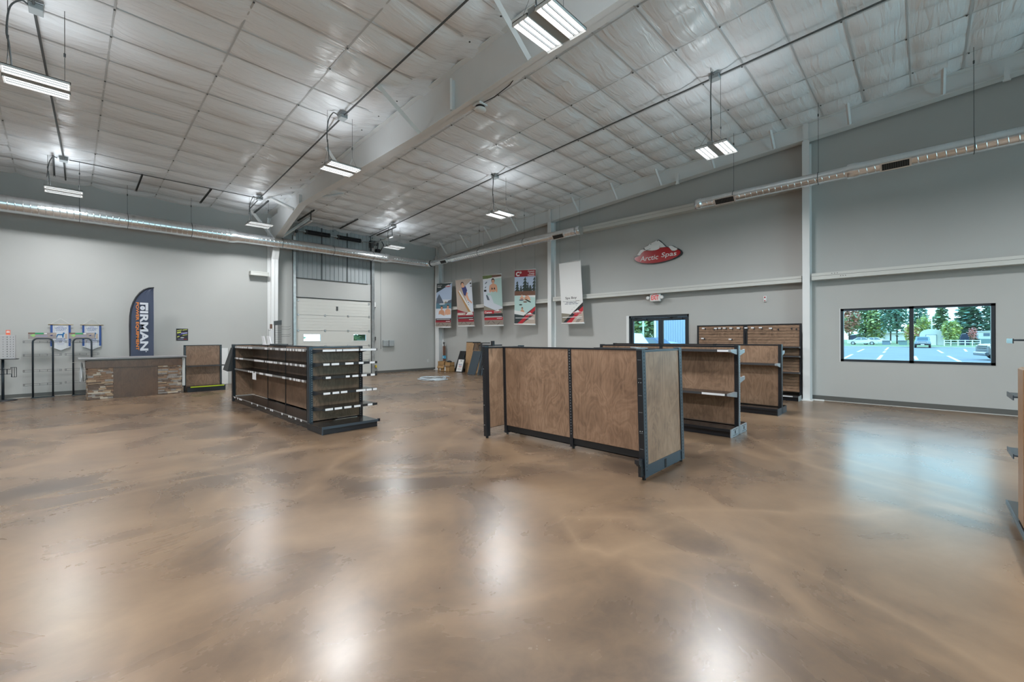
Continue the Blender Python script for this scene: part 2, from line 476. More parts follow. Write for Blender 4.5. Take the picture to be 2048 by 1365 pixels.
# ---- steel frame
def ibeam_col(mb, x0, x1, y0, y1, z0, z1, axis, m, tf=.016):
    """I-section column; flange faces across `axis`"""
    if axis == 'x':
        mb.box(x0, x0 + tf, y0, y1, z0, z1, m); mb.box(x1 - tf, x1, y0, y1, z0, z1, m)
        c = (y0 + y1) / 2; mb.box(x0 + tf, x1 - tf, c - .006, c + .006, z0, z1, m)
def endcol(y0, y1, nm):
    yc = (y0 + y1) / 2; mb = MB()
    zt = zc(yc) - .46
    mb.box(12.2, 12.216, y0, y1, .02, zt, M_STEEL); mb.box(12.474, 12.49, y0, y1, .02, zt, M_STEEL)
    mb.box(12.216, 12.474, yc - .02, yc + .02, .02, zt, M_STEEL)
    mb.box(12.14, 12.49, y0 - .05, y1 + .05, 0, .02, M_PAPER)
    mb.box(12.21, 12.225, yc - .05, yc + .05, zt, zt + .42, M_STEEL)
    struct(nm, mb)
endcol(16.53, 16.82, 'trim_1'); endcol(9.76, 9.92, 'trim_2'); endcol(1.955, 2.10, 'trim_3')
# end wall rafter (I-section on edge following the roof)
def zr(y): return 5.31 + .0615 * (16.6 - y)
mb = MB()
ya, yb = YA - .02, Y0
def sbox(mb, x0, x1, f0, f1, m, ya=ya, yb=yb):
    vs = []
    for y in (ya, yb):
        for x in (x0, x1):
            for f in (f0, f1): vs.append((x, y, f(y)))
    mb.add(vs, [(0, 1, 3, 2), (4, 6, 7, 5), (0, 4, 5, 1), (2, 3, 7, 6), (1, 5, 7, 3), (0, 2, 6, 4)], m)
sbox(mb, 12.18, 12.42, lambda y: zr(y), lambda y: zr(y) + .016, M_STEEL)
sbox(mb, 12.295, 12.307, lambda y: zr(y) + .016, lambda y: zc(y) - .02, M_STEEL)
sbox(mb, 12.18, 12.42, lambda y: zc(y) - .035, lambda y: zc(y) - .02, M_STEEL)
for y in (15.9, 14.42, 8.55, 7.06, 2.68, 1.2, -.28, 12.9, 11.4, 5.6, 4.1):
    mb.tube([(12.2, y, zr(y) + .03), (11.78, y, zc(y) - .015)], .036, M_STEEL, n=4)
for y in (13.4, 5.1, -1.12): mb.box(12.16, 12.18, y - .035, y + .035, zr(y) - .10, zr(y) + .20, M_STEEL); mb.box(12.14, 12.2, y - .05, y + .05, zr(y) - .11, zr(y) - .09, M_STEEL)
struct('trim_4', mb)
# main frame: tapered column, haunch, rafter
KN = [(16.55, 0.0), (16.42, 4.3), (16.12, 4.97), (13.9, 5.66), (7.4, 5.67), (4.4, 5.82), (Y0, 6.52)]
mb = MB(); fx0, fx1, wx = 4.975, 5.195, 5.085
for (y1, z1), (y2, z2) in zip(KN[:-1], KN[1:]):
    t = Vector((0, y2 - y1, z2 - z1)).normalized(); nrm = Vector((0, -t.z, t.y)) * -.018  # inward thickness
    if nrm.y < 0: nrm = -nrm
    a = Vector((0, y1, z1)); b = Vector((0, y2, z2))
    vs = []
    for p in (a, b):
        for x in (fx0, fx1):
            vs += [(x, p.y, p.z), (x, p.y + nrm.y, p.z + abs(nrm.z))]
    mb.add(vs, [(0, 1, 3, 2), (4, 6, 7, 5), (0, 4, 5, 1), (2, 3, 7, 6), (1, 5, 7, 3), (0, 2, 6, 4)], M_STEEL)
# web of column and rafter
mb.poly([(wx - .006, 16.55, 0), (wx - .006, 16.88, 0), (wx - .006, 16.88, zc(16.88) - .03), (wx - .006, 16.12, zc(16.12) - .03), (wx - .006, 16.12, 4.97), (wx - .006, 16.42, 4.3)], (.012, 0, 0), M_STEEL)
for (y1, z1), (y2, z2) in zip(KN[2:-1], KN[3:]):
    mb.poly([(wx - .006, y1, z1), (wx - .006, y1, zc(y1) + .14), (wx - .006, y2, zc(y2) + .14), (wx - .006, y2, z2)], (.012, 0, 0), M_STEEL)
sbox(mb, fx0, fx1, lambda y: zc(y) + .12, lambda y: zc(y) + .14, M_STEEL)
mb.box(fx0, fx1, 16.872, 16.888, 0, zc(16.88) - .03, M_STEEL)
def zbot(y):
    for (y1, z1), (y2, z2) in zip(KN[2:-1], KN[3:]):
        if y2 <= y <= y1: return z1 + (z2 - z1) * (y1 - y) / (y1 - y2)
    return 5
for y in (13.9, 6.37, -.5):       # web stiffeners
    mb.box(fx0 + .01, fx1 - .01, y - .006, y + .006, zbot(y), zc(y) - .04, M_STEEL)
mb.tube([(4.99, 6.35, zbot(6.35) + .05), (4.99, 6.35, zc(6.35) - .05)], .03, M_STEEL, n=4)
# flange braces up to the purlins
for yf, zf, xt, yt in ((14.35, 5.60, 4.40, 14.75), (16.2, 4.93, 4.33, 16.35), (10.75, None, 4.38, 10.45), (7.40, None, 3.90, 7.33), (4.41, None, 4.36, 4.50), (1.4, None, 4.1, 1.45)):
    z = zf or zbot(yf) + .03
    mb.tube([(fx0 + .02, yf, z), (xt, yt, zc(yt) - .03)], .050, M_STEEL, n=4)
for yf, zf, xt, yt in ((16.0, 5.02, 6.12, 16.1), (13.0, None, 6.0, 13.05)):
    z = zf or zbot(yf) + .03
    mb.tube([(fx1 - .02, yf, z), (xt, yt, zc(yt) - .03)], .045, M_STEEL, n=4)
mb.box(4.9, 5.27, 16.48, 16.89, 0, .02, M_STEEL)
struct('trim_5', mb)

# girts: Z-sections with a lap line along the middle
def girt(mb, y0, y1, z0, z1, x0=12.26):
    zm = (z0 + z1) / 2 + .012
    mb.box(x0, XB, y0, y1, z0, zm - .003, M_GIRT); mb.box(x0, XB, y0, y1, zm + .003, z1, M_GIRT)
    mb.box(x0 + .012, XB, y0, y1, zm - .003, zm + .003, M_DKGREY)
mb = MB(); girt(mb, 9.95, 16.5, 2.80, 2.94); girt(mb, 2.13, 9.73, 2.835, 2.985); girt(mb, Y0, 1.93, 2.86, 3.015)
for i in range(3):
    mb.box(12.255, 12.262, 1.53 - .05 * i, 1.545 - .05 * i, 2.975, 2.99, M_DKGREY); mb.box(12.255, 12.262, 1.37 - .045 * i, 1.385 - .045 * i, 2.905, 2.92, M_DKGREY)
struct('trim_6', mb)
mb = MB(); girt(mb, 2.13, 9.73, 5.12, 5.30); struct('trim_7', mb)
mb = MB(); mb.box(4.40, 4.97, 16.66, YA, 3.71, 3.81, M_GIRT); mb.box(4.40, 4.97, 16.66, YA, 3.815, 3.85, M_GIRT); struct('trim_8', mb)
# ribbed metal liner over the big door and the bands that frame it
mb = MB()
mb.box(5.95, 8.93, 16.885, YA, 3.80, 5.9, M_GREY)
for i in range(18):
    x = 6.03 + i * .17; big = i % 6 == 5
    mb.box(x, x + .03, 16.865 if not big else 16.85, 16.887, 3.80, 5.88, M_GREY if not big else M_STRUT)
mb.box(5.95, 8.80, 16.86, YA, 3.775, 3.80, M_DKGREY)
mb.box(5.93, 8.94, 16.87, YA, 3.055, 3.075, M_BLACKM)
struct('trim_9', mb)

# ---- picture window
wy0, wy1, wz0, wz1 = WIN
W = MB(); fr = .055
W.box(12.52, 12.62, wy0, wy1, wz0, wz0 + fr, M_BRONZE); W.box(12.52, 12.62, wy0, wy1, wz1 - fr * .9, wz1, M_BRONZE)
W.box(12.52, 12.62, wy0, wy0 + fr * 1.1, wz0, wz1, M_BRONZE); W.box(12.52, 12.62, wy1 - fr, wy1, wz0, wz1, M_BRONZE)
W.box(12.52, 12.62, .165, .235, wz0, wz1, M_BRONZE)
win = W.build('window_1', origin=(12.57, .2, wz0)); win['kind'] = 'structure'
for a, b in ((wy0 + .06, .165), (.235, wy1 - .055)):
    p = MB(); p.box(12.565, 12.571, a, b, wz0 + fr, wz1 - fr * .9, M_GLASS); p.build('pane', parent=win)
tr = MB()   # bright drywall edge round the opening
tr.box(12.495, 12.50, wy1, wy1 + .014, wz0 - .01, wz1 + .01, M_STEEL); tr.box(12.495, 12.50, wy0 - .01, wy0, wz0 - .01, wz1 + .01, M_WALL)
tr.box(12.495, 12.50, wy0, wy1, wz1, wz1 + .01, M_WALL); tr.box(12.495, 12.50, wy0, wy1, wz0 - .01, wz0, M_WALL); struct('trim_10', tr)

mb = MB(); a, b, c, d = RWIN_ADDED
for p, q, r_, s_ in ((a, b, c, c + .06), (a, b, d - .06, d), (a, a + .06, c, d), (b - .06, b, c, d), (-6.03, -5.97, c, d)): mb.box(12.52, 12.62, p, q, r_, s_, M_BRONZE)
rwin = mb.build('added_window_3', origin=(12.57, -6, c)); rwin['kind'] = 'structure'
for p, q in ((a + .06, -6.03), (-5.97, b - .06)):
    mb = MB(); mb.box(12.565, 12.571, p, q, c + .06, d - .06, M_GLASS); mb.build('pane', parent=rwin)
# ---- glass double door
dy0, dy1, _, dz1 = DOOR
D = MB()
D.box(12.51, 12.64, dy0, dy1, dz1 - .075, dz1, M_BRONZE); D.box(12.51, 12.64, dy0, dy0 + .05, 0, dz1, M_BRONZE); D.box(12.51, 12.64, dy1 - .05, dy1, 0, dz1, M_BRONZE)
dr = D.build('door_1', origin=(12.57, 5.86, 0)); dr['kind'] = 'structure'
for a, b, hinge in ((dy0 + .055, 5.782, 0), (5.790, dy1 - .055, 1)):
    l = MB(); s = .075
    l.box(12.55, 12.60, a, a + s, .01, dz1 - .08, M_BRONZE); l.box(12.55, 12.60, b - s, b, .01, dz1 - .08, M_BRONZE)
    l.box(12.55, 12.60, a + s, b - s, dz1 - .165, dz1 - .08, M_BRONZE); l.box(12.55, 12.60, a + s, b - s, .01, .26, M_BRONZE)
    lf = l.build('door_leaf', parent=dr)
    g = MB(); g.box(12.572, 12.578, a + s, b - s, .26, dz1 - .165, M_GLASS); g.build('pane', parent=lf)
    k = MB(); c = (a + b) / 2 + (.1 if hinge else -.12)
    k.bbox(12.49, 12.55, c - .14, c + .14, dz1 - .15, dz1 - .09, M_BRONZE); k.tube([(12.5, c, dz1 - .085), (12.48, c + .25, dz1 - .07), (12.53, c + .3, dz1 - .05)], .012, M_BRONZE, n=6); k.build('door_closer', parent=lf)
    hbar = MB(); hbar.tube([(12.48, a + .1, 1.0), (12.48, b - .1, 1.0)], .018, M_GALV); hbar.box(12.48, 12.55, a + .1, a + .14, .97, 1.03, M_GALV); hbar.box(12.48, 12.55, b - .14, b - .1, .97, 1.03, M_GALV); hbar.build('push_bar', parent=lf)
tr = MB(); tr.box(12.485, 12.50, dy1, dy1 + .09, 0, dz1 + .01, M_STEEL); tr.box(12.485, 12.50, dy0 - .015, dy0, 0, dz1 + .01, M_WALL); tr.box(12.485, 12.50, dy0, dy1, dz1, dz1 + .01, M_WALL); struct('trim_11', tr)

# ---- overhead door
od = MB()
secs = [(0.0, .6025), (.6025, 1.2075), (1.2075, 1.8125), (1.8125, 2.4075), (2.4075, 3.05)]
M_ODOOR = mat('off_white_door_skin', (.62, .615, .58), .4)
o1, o2 = OHD[0], OHD[1]
odr = None
wins = [(6.22, 6.84), (8.18, 8.72)]
for i, (a, b) in enumerate(secs):
    s = MB()
    if i == 2:
        z0, z1 = 1.415, 1.665
        s.box(o1, o2, 16.90, 16.95, a, z0, M_ODOOR); s.box(o1, o2, 16.90, 16.95, z1, b, M_ODOOR)
        for p, q in ((o1, wins[0][0]), (wins[0][1], wins[1][0]), (wins[1][1], o2)): s.box(p, q, 16.90, 16.95, z0, z1, M_ODOOR)
    else:
        s.box(o1, o2, 16.90, 16.95, a, b, M_ODOOR)
    s.box(o1 + .05, o2 - .05, 16.897, 16.90, b - .005, b + .005, M_STRUT)
    n = 5
    for k in range(1, n):
        if i == 2 and 1.36 < a + (b - a) * k / n < 1.70: continue
        s.box(o1 + .05, o2 - .05, 16.895, 16.90, a + (b - a) * k / n - .004, a + (b - a) * k / n + .004, M_GIRT)
    if odr is None:
        odr = s.build('door_2', origin=(7.43, 16.92, 0)); odr['kind'] = 'structure'
    else:
        s.build('door_section', parent=odr)
for a, b in wins:
    g = MB(); g.box(a, b, 16.922, 16.928, 1.415, 1.665, M_GLASS); g.build('pane', parent=odr)
    f = MB()
    for x0, x1, z0, z1 in ((a - .02, b + .02, 1.395, 1.415), (a - .02, b + .02, 1.665, 1.685), (a - .02, a, 1.415, 1.665), (b, b + .02, 1.415, 1.665)): f.box(x0, x1, 16.89, 16.90, z0, z1, M_PAPER)
    f.build('window_frame', parent=odr)
for z in (.605, 1.21, 1.815, 2.41, 2.95):
    for x in (6.02, 7.02, 7.95, 8.86):
        if z > 2.9 and 6.5 < x < 8.5: continue
        h = MB(); h.bbox(x - .035, x + .035, 16.882, 16.90, z - .04, z + .04, M_GALV); h.build('hinge', parent=odr)
h = MB(); h.bbox(7.47, 7.53, 16.87, 16.90, 2.62, 2.78, M_DKGREY); h.build('door_operator_arm', parent=odr)
for x, sgn in ((5.865, 1), (9.0, -1)):
    t = MB(); w2 = .045 if sgn > 0 else .06
    t.box(x - w2, x + w2, 16.79, 16.80, 0, 5.35, M_GALV); t.box(x - w2, x - w2 + .012, 16.80, 16.885, 0, 5.35, M_DKGREY); t.box(x + w2 - .012, x + w2, 16.80, 16.885, 0, 5.35, M_GALV)
    pts = [(x, 16.80, 5.3)] + [(x, 16.80 - .3 * (1 - math.cos(a)), 5.3 + .22 * math.sin(a)) for a in (.3, .6, .9, 1.2, 1.5)] + [(x, 15.2, 5.56)]
    t.tube(pts, .035, M_GALV, n=6)
    t.tube([(x, 15.25, 5.56), (x, 15.25, zc(15.25) - .02)], .02, M_STRUT, n=4)
    t.build('door_track', parent=odr)
sp = MB(); sp.cyl((5.78, 16.62, 5.50), (9.12, 16.62, 5.50), .014, M_GALV, n=8); sp.build('torsion_shaft', parent=odr)
for a, b in ((6.22, 7.08), (7.42, 8.34)):
    s = MB(); pts = []; n = 22
    for i in range(n * 8 + 1):
        t = i / (n * 8.0); an = 2 * PI * i / 8
        pts.append((a + (b - a) * t, 16.62 + .068 * math.cos(an), 5.50 + .068 * math.sin(an)))
    s.tube(pts, .019, M_BLACK, n=5); s.cyl((a - .02, 16.62, 5.5), (a + .02, 16.62, 5.5), .085, M_DKGREY, n=14); s.cyl((b - .02, 16.62, 5.5), (b + .02, 16.62, 5.5), .085, M_DKGREY, n=14)
    s.box(a - .06, a - .02, 16.6, 16.64, 5.47, 5.53, M_GALV); s.build('torsion_spring', parent=odr)
for x in (5.84, 9.05):
    s = MB(); s.cyl((x - .05, 16.62, 5.5), (x + .05, 16.62, 5.5), .10, M_DKGREY, n=18); s.cyl((x - .06, 16.62, 5.5), (x - .05, 16.62, 5.5), .12, M_GALV, n=18); s.build('cable_drum', parent=odr)
s = MB(); s.bbox(8.86, 9.0, 16.70, 16.86, 5.32, 5.62, M_DKGREY); s.bbox(9.12, 9.28, 16.68, 16.84, 5.05, 5.3, M_BLACK); s.tube([(9.0, 16.75, 5.4), (9.2, 16.7, 5.55), (9.15, 16.72, 5.2)], .018, M_BLACK, n=6)
s.tube([(9.3, 16.75, 5.2), (9.45, 16.7, 5.5), (9.3, 16.72, 5.75)], .02, M_BLACK, n=6); s.build('door_operator', parent=odr)
# ------------------------------------------------------------------ high bay lights
FZ = 5.06
def capsule(x0, x1, yc, hw, z):
    pts = []
    r = hw * .9
    for i in range(7): a = -PI / 2 + PI * i / 6; pts.append((x1 - r + r * math.cos(a), yc + hw * math.sin(a), z))
    for i in range(7): a = PI / 2 + PI * i / 6; pts.append((x0 + r + r * math.cos(a), yc + hw * math.sin(a), z))
    return pts
def highbay(x, y, label, box):
    t = thing('high_bay_light', label, 'ceiling light', (x, y, FZ), 'square high bay lights hung in a grid')
    h = MB(); L2, hw = .325, .285
    for s in (-1, 1):
        a, b = sorted((s * .055, s * hw))
        h.box(x - L2, x + L2, y + a, y + b, FZ + .038, FZ + .048, M_STEEL)                    # reflector tray
        h.box(x - L2, x - L2 + .008, y + a, y + b, FZ, FZ + .048, M_STEEL); h.box(x + L2 - .008, x + L2, y + a, y + b, FZ, FZ + .048, M_STEEL)
        h.box(x - L2, x + L2, y + a, y + a + .006, FZ + .012, FZ + .048, M_STEEL); h.box(x - L2, x + L2, y + b - .006, y + b, FZ + .012, FZ + .048, M_STEEL)
        for k in range(1, 3):
            yy = y + a + (b - a) * k / 3
            h.box(x - L2 + .03, x + L2 - .03, yy - .005, yy + .005, FZ + .010, FZ + .038, M_GREY)
        for k in range(3):                                                                   # added glowing patches on the tray top, to brighten the roof
            yy = y + a + (b - a) * (k + .5) / 3
            h.face([(x - .2, yy - .02, FZ + .050), (x + .2, yy - .02, FZ + .050), (x + .2, yy + .02, FZ + .050), (x - .2, yy + .02, FZ + .050)], M_UP_FILL)
    h.build('housing', parent=t)
    s = MB(); s.box(x - L2 + .01, x + L2 - .01, y - .053, y + .053, FZ + .018, FZ + .085, M_GREY); s.build('driver_spine', parent=t)
    for sg in (-1, 1):
        a, b = sorted((sg * .055, sg * hw))
        for k in range(3):
            yy = y + a + (b - a) * (k + .5) / 3
            l = MB(); l.face(list(reversed(capsule(x - L2 + .02, x + L2 - .02, yy, .0255, FZ + .024))), M_TUBE); l.build('light_strip', parent=t)
    top = zc(y) - .05
    for sx in (-1, 1):
        wv = MB(); xx = x + sx * (L2 - .06)
        wv.tube([(xx, y - .2, FZ + .06), (xx, y, FZ + .34), (xx, y + .2, FZ + .06)], .003, M_STRUT, n=4)
        wv.tube([(xx, y, FZ + .34), (xx, y, top)], .004, M_STRUT, n=4); wv.bbox(xx - .012, xx + .012, y - .012, y + .012, FZ + .5, FZ + .56, M_DKGREY)
        wv.build('hanger_wire', parent=t)
    ld = bpy.data.lights.new('lamp', 'AREA'); ld.shape = 'RECTANGLE'; ld.size = .6; ld.size_y = .5; ld.energy = 152 if y < 12 else 104; ld.color = (.955, .985, 1); ld.spread = math.radians(168)
    lo = bpy.data.objects.new('lamp', ld); COL.objects.link(lo); lo.parent = t; lo.location = (0, 0, -.012)
    bx, by = box
    c = MB(); bz = zc(by) - .15; xx = x - L2 + .06
    pts = [(bx - .10, by, bz), (bx - .16, by, bz + .02), ((bx + xx) / 2 - .05, (by + y) / 2, bz + .03), (xx + .02, y, bz - .12), (xx - .01, y, bz - .45), (xx + .01, y, FZ + .45), (xx + .04, y, FZ + .1)]
    sm = []
    P = [Vector(p) for p in pts]
    for i in range(len(P) - 1):
        p0 = P[max(i - 1, 0)]; p1 = P[i]; p2 = P[i + 1]; p3 = P[min(i + 2, len(P) - 1)]
        for q in range(5):
            u = q / 5
            sm.append(.5 * ((2 * p1) + (p2 - p0) * u + (2 * p0 - 5 * p1 + 4 * p2 - p3) * u * u + (3 * p1 - p0 - 3 * p2 + p3) * u ** 3))
    sm.append(P[-1]); c.tube(sm, .011, M_STRUT, n=6); c.build('power_cord', parent=t)
    return t
LX = (-.30, 4.02, 8.62); LY = (14.85, 8.85, 2.85)
highbay(-.27, 8.86, 'large high bay light at the photo edge, hanging above the pegboard spinner', (-.20, 8.885))
highbay(-.03, 14.95, 'small white high bay light hanging in front of the spiral duct above the two pennants', (-.035, 14.78))
highbay(4.00, 8.84, 'white high bay light halfway along the deep white roof beam', (4.0, 8.72))
highbay(3.85, 3.09, 'brightest high bay light at the top edge, seen from below beside the white roof beam', (3.95, 2.9))
highbay(8.70, 8.85, 'high bay light alone in the bay between the roof beam and the hanging banners', (8.515, 8.84))
highbay(8.58, 2.85, 'white high bay light nearest the free-hanging duct, its two banks tilted in view', (8.53, 2.85))
highbay(8.93, 15.00, 'farthest high bay light, just above the duct by the torsion springs of the overhead door', (8.67, 14.59))
highbay(4.20, 15.02, 'high bay light beside the haunch of the white beam over the duct', (4.12, 14.68))
# the grid goes on over the part of the hall behind the viewer: the lamps there light this part too
for x, y in ((-.3, 2.85), (-4.6, 14.9), (-4.6, 8.85), (-4.6, 2.85), (-.3, -3.1), (4.0, -3.1), (8.6, -3.1), (-4.6, -3.1)):
    ld = bpy.data.lights.new('lamp', 'AREA'); ld.shape = 'RECTANGLE'; ld.size = .6; ld.size_y = .5; ld.energy = 160 if y < 12 else 110; ld.color = (.955, .985, 1); ld.spread = math.radians(168)
    lo = bpy.data.objects.new('lamp', ld); COL.objects.link(lo); lo.location = (x, y, FZ)

# ------------------------------------------------------------------ spiral ducts
def duct(name, label, a, b, segs, wires, m=M_DUCT, regs=(), capa=False, capb=False):
    """segs: (t0, t1, diameter) along a-b"""
    a = Vector(a); b = Vector(b); d = (b - a).normalized(); L = (b - a).length
    up = Vector((0, 0, 1)); sd = d.cross(up).normalized()
    root = thing(name, label, 'duct', tuple(a))
    for t0, t1, dia in segs:
        mb = MB(); r = dia / 2; n = 28; step = .125
        prof = []; t = t0
        while t < t1:
            prof += [(t, r), (t + .006, r), (t + .008, r + .0045), (t + .015, r + .0045), (t + .017, r), (t + .024, r)]
            t += step
        prof.append((t1, r))
        vs = []; fs = []
        for tt, R in prof:
            for j in range(n):
                an = 2 * PI * j / n
                sk = tt + step * j / n if (tt + step < t1) else tt
                vs.append(a + d * min(sk, t1) + (up * math.cos(an) + sd * math.sin(an)) * R)
        per = 6
        for i in range(len(prof) - 1):
            for j in range(n):
                j2 = (j + 1) % n
                if j2 == 0:
                    i1 = min(i + per, len(prof) - 1); i2 = min(i + 1 + per, len(prof) - 1)
                    if i2 == i1: continue
                    fs.append((i * n + j, i1 * n, i2 * n, (i + 1) * n + j))
                else:
                    fs.append((i * n + j, i * n + j2, (i + 1) * n + j2, (i + 1) * n + j))
        mb.add(vs, fs, m, smooth=True)
        mb.build('duct_section', parent=root)
    for (t0, t1, d1), (t2, t3, d2) in zip(segs[:-1], segs[1:]):
        c = MB(); c.tube([a + d * (t1 - .14), a + d * (t1 - .10), a + d * (t1 + .02), a + d * (t1 + .10), a + d * (t1 + .22)], [max(d1, d2) / 2 + .006, max(d1, d2) / 2 + .014, max(d1, d2) / 2 + .012, min(d1, d2) / 2 + .012, min(d1, d2) / 2 + .012], m, n=28, cap=False)
        c.build('reducer_collar', parent=root)
    for flag, t, dia in ((capa, segs[0][0], segs[0][2]), (capb, segs[-1][1], segs[-1][2])):
        if flag:
            s = 1 if t > 0 else -1
            c = MB(); c.tube([a + d * (t - s * .16), a + d * (t + s * .012)], dia / 2 + .008, m, n=28); c.build('end_cap', parent=root)
    for t, dia, ang, ln in regs:      # register grille on the lower flank facing the hall
        g = MB(); c = a + d * t; nr = (up * math.cos(ang) + sd * math.sin(ang)); tg = nr.cross(d)
        R = dia / 2 + .022; h = .062
        Mx = Matrix((( d.x, tg.x, nr.x, (c + nr * R).x), (d.y, tg.y, nr.y, (c + nr * R).y), (d.z, tg.z, nr.z, (c + nr * R).z), (0, 0, 0, 1)))
        g.box(-ln / 2, ln / 2, -h - .02, h + .02, -.03, -.004, M_GALV, M=Mx); g.box(-ln / 2 + .03, ln / 2 - .03, -h, h, -.004, 0, M_BLACKM, M=Mx)
        for k in range(12): g.box(-ln / 2 + .03 + (ln - .06) * k / 12, -ln / 2 + .036 + (ln - .06) * k / 12, -h, h, 0, .005, M_STRUT, M=Mx)
        g.build('air_register', parent=root)
    for t in wires:
        p = a + d * t; dia = [s for s in segs if s[0] <= t <= s[1]][0][2]
        wv = MB(); wv.tube([(p.x, p.y, p.z + dia / 2), (p.x, p.y, zc(p.y) - .06)], .004, M_STRUT, n=4); wv.bbox(p.x - .012, p.x + .012, p.y - .012, p.y + .012, zc(p.y) - .36, zc(p.y) - .30, M_DKGREY)
        wv.tube([p + (up * math.cos(q) + sd * math.sin(q)) * (dia / 2 + .008) for q in [2 * PI * i / 24 for i in range(24)]], .006, M_STRUT, n=4, closed=True)
        wv.build('hanger_wire', parent=root)
    return root
DA = duct('spiral_duct', 'long silver spiral duct running above the counter and past the overhead door', (-9.4, 16.1, 4.82), (11.12, 16.1, 4.84),
     [(0, 13.15, .415), (13.15, 18.65, .345), (18.65, 20.5, .275)], (6.6, 9.65, 10.6, 12.05, 14.6, 16.4, 18.0), regs=((12.75, .415, PI + .95, .55), (18.25, .345, PI + .95, .55)))
e = MB()
pts = [Vector((11.10, 16.1, 4.84)) + Vector((.22 * math.sin(a), -.22 * (1 - math.cos(a)), 0)) for a in [PI / 2 * i / 8 for i in range(9)]]
e.tube(pts, .142, M_DUCT, n=24, cap=False); e.build('elbow', parent=DA)
duct('spiral_duct', 'thin silver spiral duct above the five hanging banners, capped at its near end', (11.32, 15.86, 4.84), (11.32, 7.86, 4.93),
     [(0, 1.62, .24), (1.62, 8.0, .27)], (3.2, 5.6), capb=True, regs=((1.0, .24, PI - .95, .42), (7.2, .27, PI - .95, .46)))
duct('spiral_duct', 'wide silver spiral duct crossing the white column above the picture window', (11.32, 4.25, 4.955), (11.32, -6.0, 4.955),
     [(0, 3.24, .25), (3.24, 10.2, .295)], (.9, 2.6, 4.9, 7.5), capa=True, regs=((.72, .25, PI - .95, .48), (3.85, .295, PI - .95, .46)))

# ------------------------------------------------------------------ conduits with junction boxes
def conduit(label, pts, boxes, r=.016):
    t = thing('electrical_conduit', label, 'conduit', pts[0])
    c = MB(); c.tube(pts, r, M_STRUT, n=8); c.build('conduit_tube', parent=t)
    for x, y in boxes:
        b = MB(); z = zc(y) - .165
        b.bbox(x - .07, x + .07, y - .09, y + .09, z - .035, z + .045, M_GREY); b.box(x - .08, x + .08, y - .1, y + .1, z + .045, z + .052, M_GALV); b.build('junction_box', parent=t)
    return t
def cz(x, y, o=.15): return (x, y, zc(y) - o)
conduit('grey conduit running down the roof to the light over the pennants', [cz(-.34, Y0 + .2), cz(-.30, 8.9), cz(-.03, 14.78), cz(.0, 16.35)], [(-.28, 8.885), (-.035, 14.78)])
conduit('grey conduit running down the roof on the near side of the white beam', [cz(3.9, Y0 + .2), cz(4.0, 8.72), cz(4.12, 14.68), cz(4.16, 15.9)], [(3.95, 2.9), (4.0, 8.72), (4.12, 14.68)])
conduit('long grey conduit crossing the roof bay beyond the white beam', [cz(8.50, Y0 + .2), cz(8.53, 2.85), cz(8.52, 8.84), cz(8.67, 14.59), cz(8.72, 16.6)], [(8.53, 2.85), (8.515, 8.84), (8.67, 14.59)])
conduit('thin grey conduit crossing the eave from the pennant light to the beam light', [cz(.06, 14.80, .132), cz(2.0, 14.76, .132), cz(4.02, 14.74, .132)], [], r=.011)
# strut channels bolted under the eave
ords = ['first', 'second', 'third', 'fourth', 'fifth', 'sixth', 'seventh', 'eighth']
for i, x in enumerate((-.20, 1.38, 2.88, 4.36, 5.74, 7.27, 8.81, 10.37)):
    s = MB(); ya_, yb_ = 14.65, 16.12
    for q in (-.018, .012): sbox(s, x + q, x + q + .006, lambda y: zc(y) - .195, lambda y: zc(y) - .155, M_STRUT, ya=ya_, yb=yb_)
    sbox(s, x - .018, x + .018, lambda y: zc(y) - .161, lambda y: zc(y) - .155, M_STRUT, ya=ya_, yb=yb_)
    for yq in (14.9, 15.9): s.box(x - .006, x + .006, yq - .006, yq + .006, zc(yq) - .155, zc(yq) - .115, M_STRUT)
    o = s.build('strut_channel', origin=(x, 15.4, zc(15.4) - .08)); tag(o, 'dark strut channel under the eave, %s of eight counted from the pennant side' % ords[i], 'strut channel', 'strut channels under the eave')
# sensor on the rafter
t = thing('wireless_access_point', 'white square device with a black band hanging under the main roof beam', 'wireless device', (5.15, 5.75, 5.67))
s = MB(); zz = zbot(5.75) - .005
s.bbox(5.10, 5.30, 5.68, 5.88, zz - .04, zz, M_STEEL, b=.01); s.tube([(5.2, 5.78, zz - .04), (5.2, 5.78, zz - .09)], .085, M_BLACKM, n=16); s.build('mount', parent=t)
s = MB(); s.ball((5.2, 5.78, zz - .10), (.11, .11, .045), M_WHITE, seg=16); s.build('body', parent=t)
s = MB(); s.tube([(5.2, 5.7, zz), (5.19, 5.4, zz - .02), (5.17, 5.0, zbot(5.0) - .02), (5.12, 4.75, zbot(4.75) + .05)], .008, M_BLACKM, n=5); s.build('cable', parent=t)

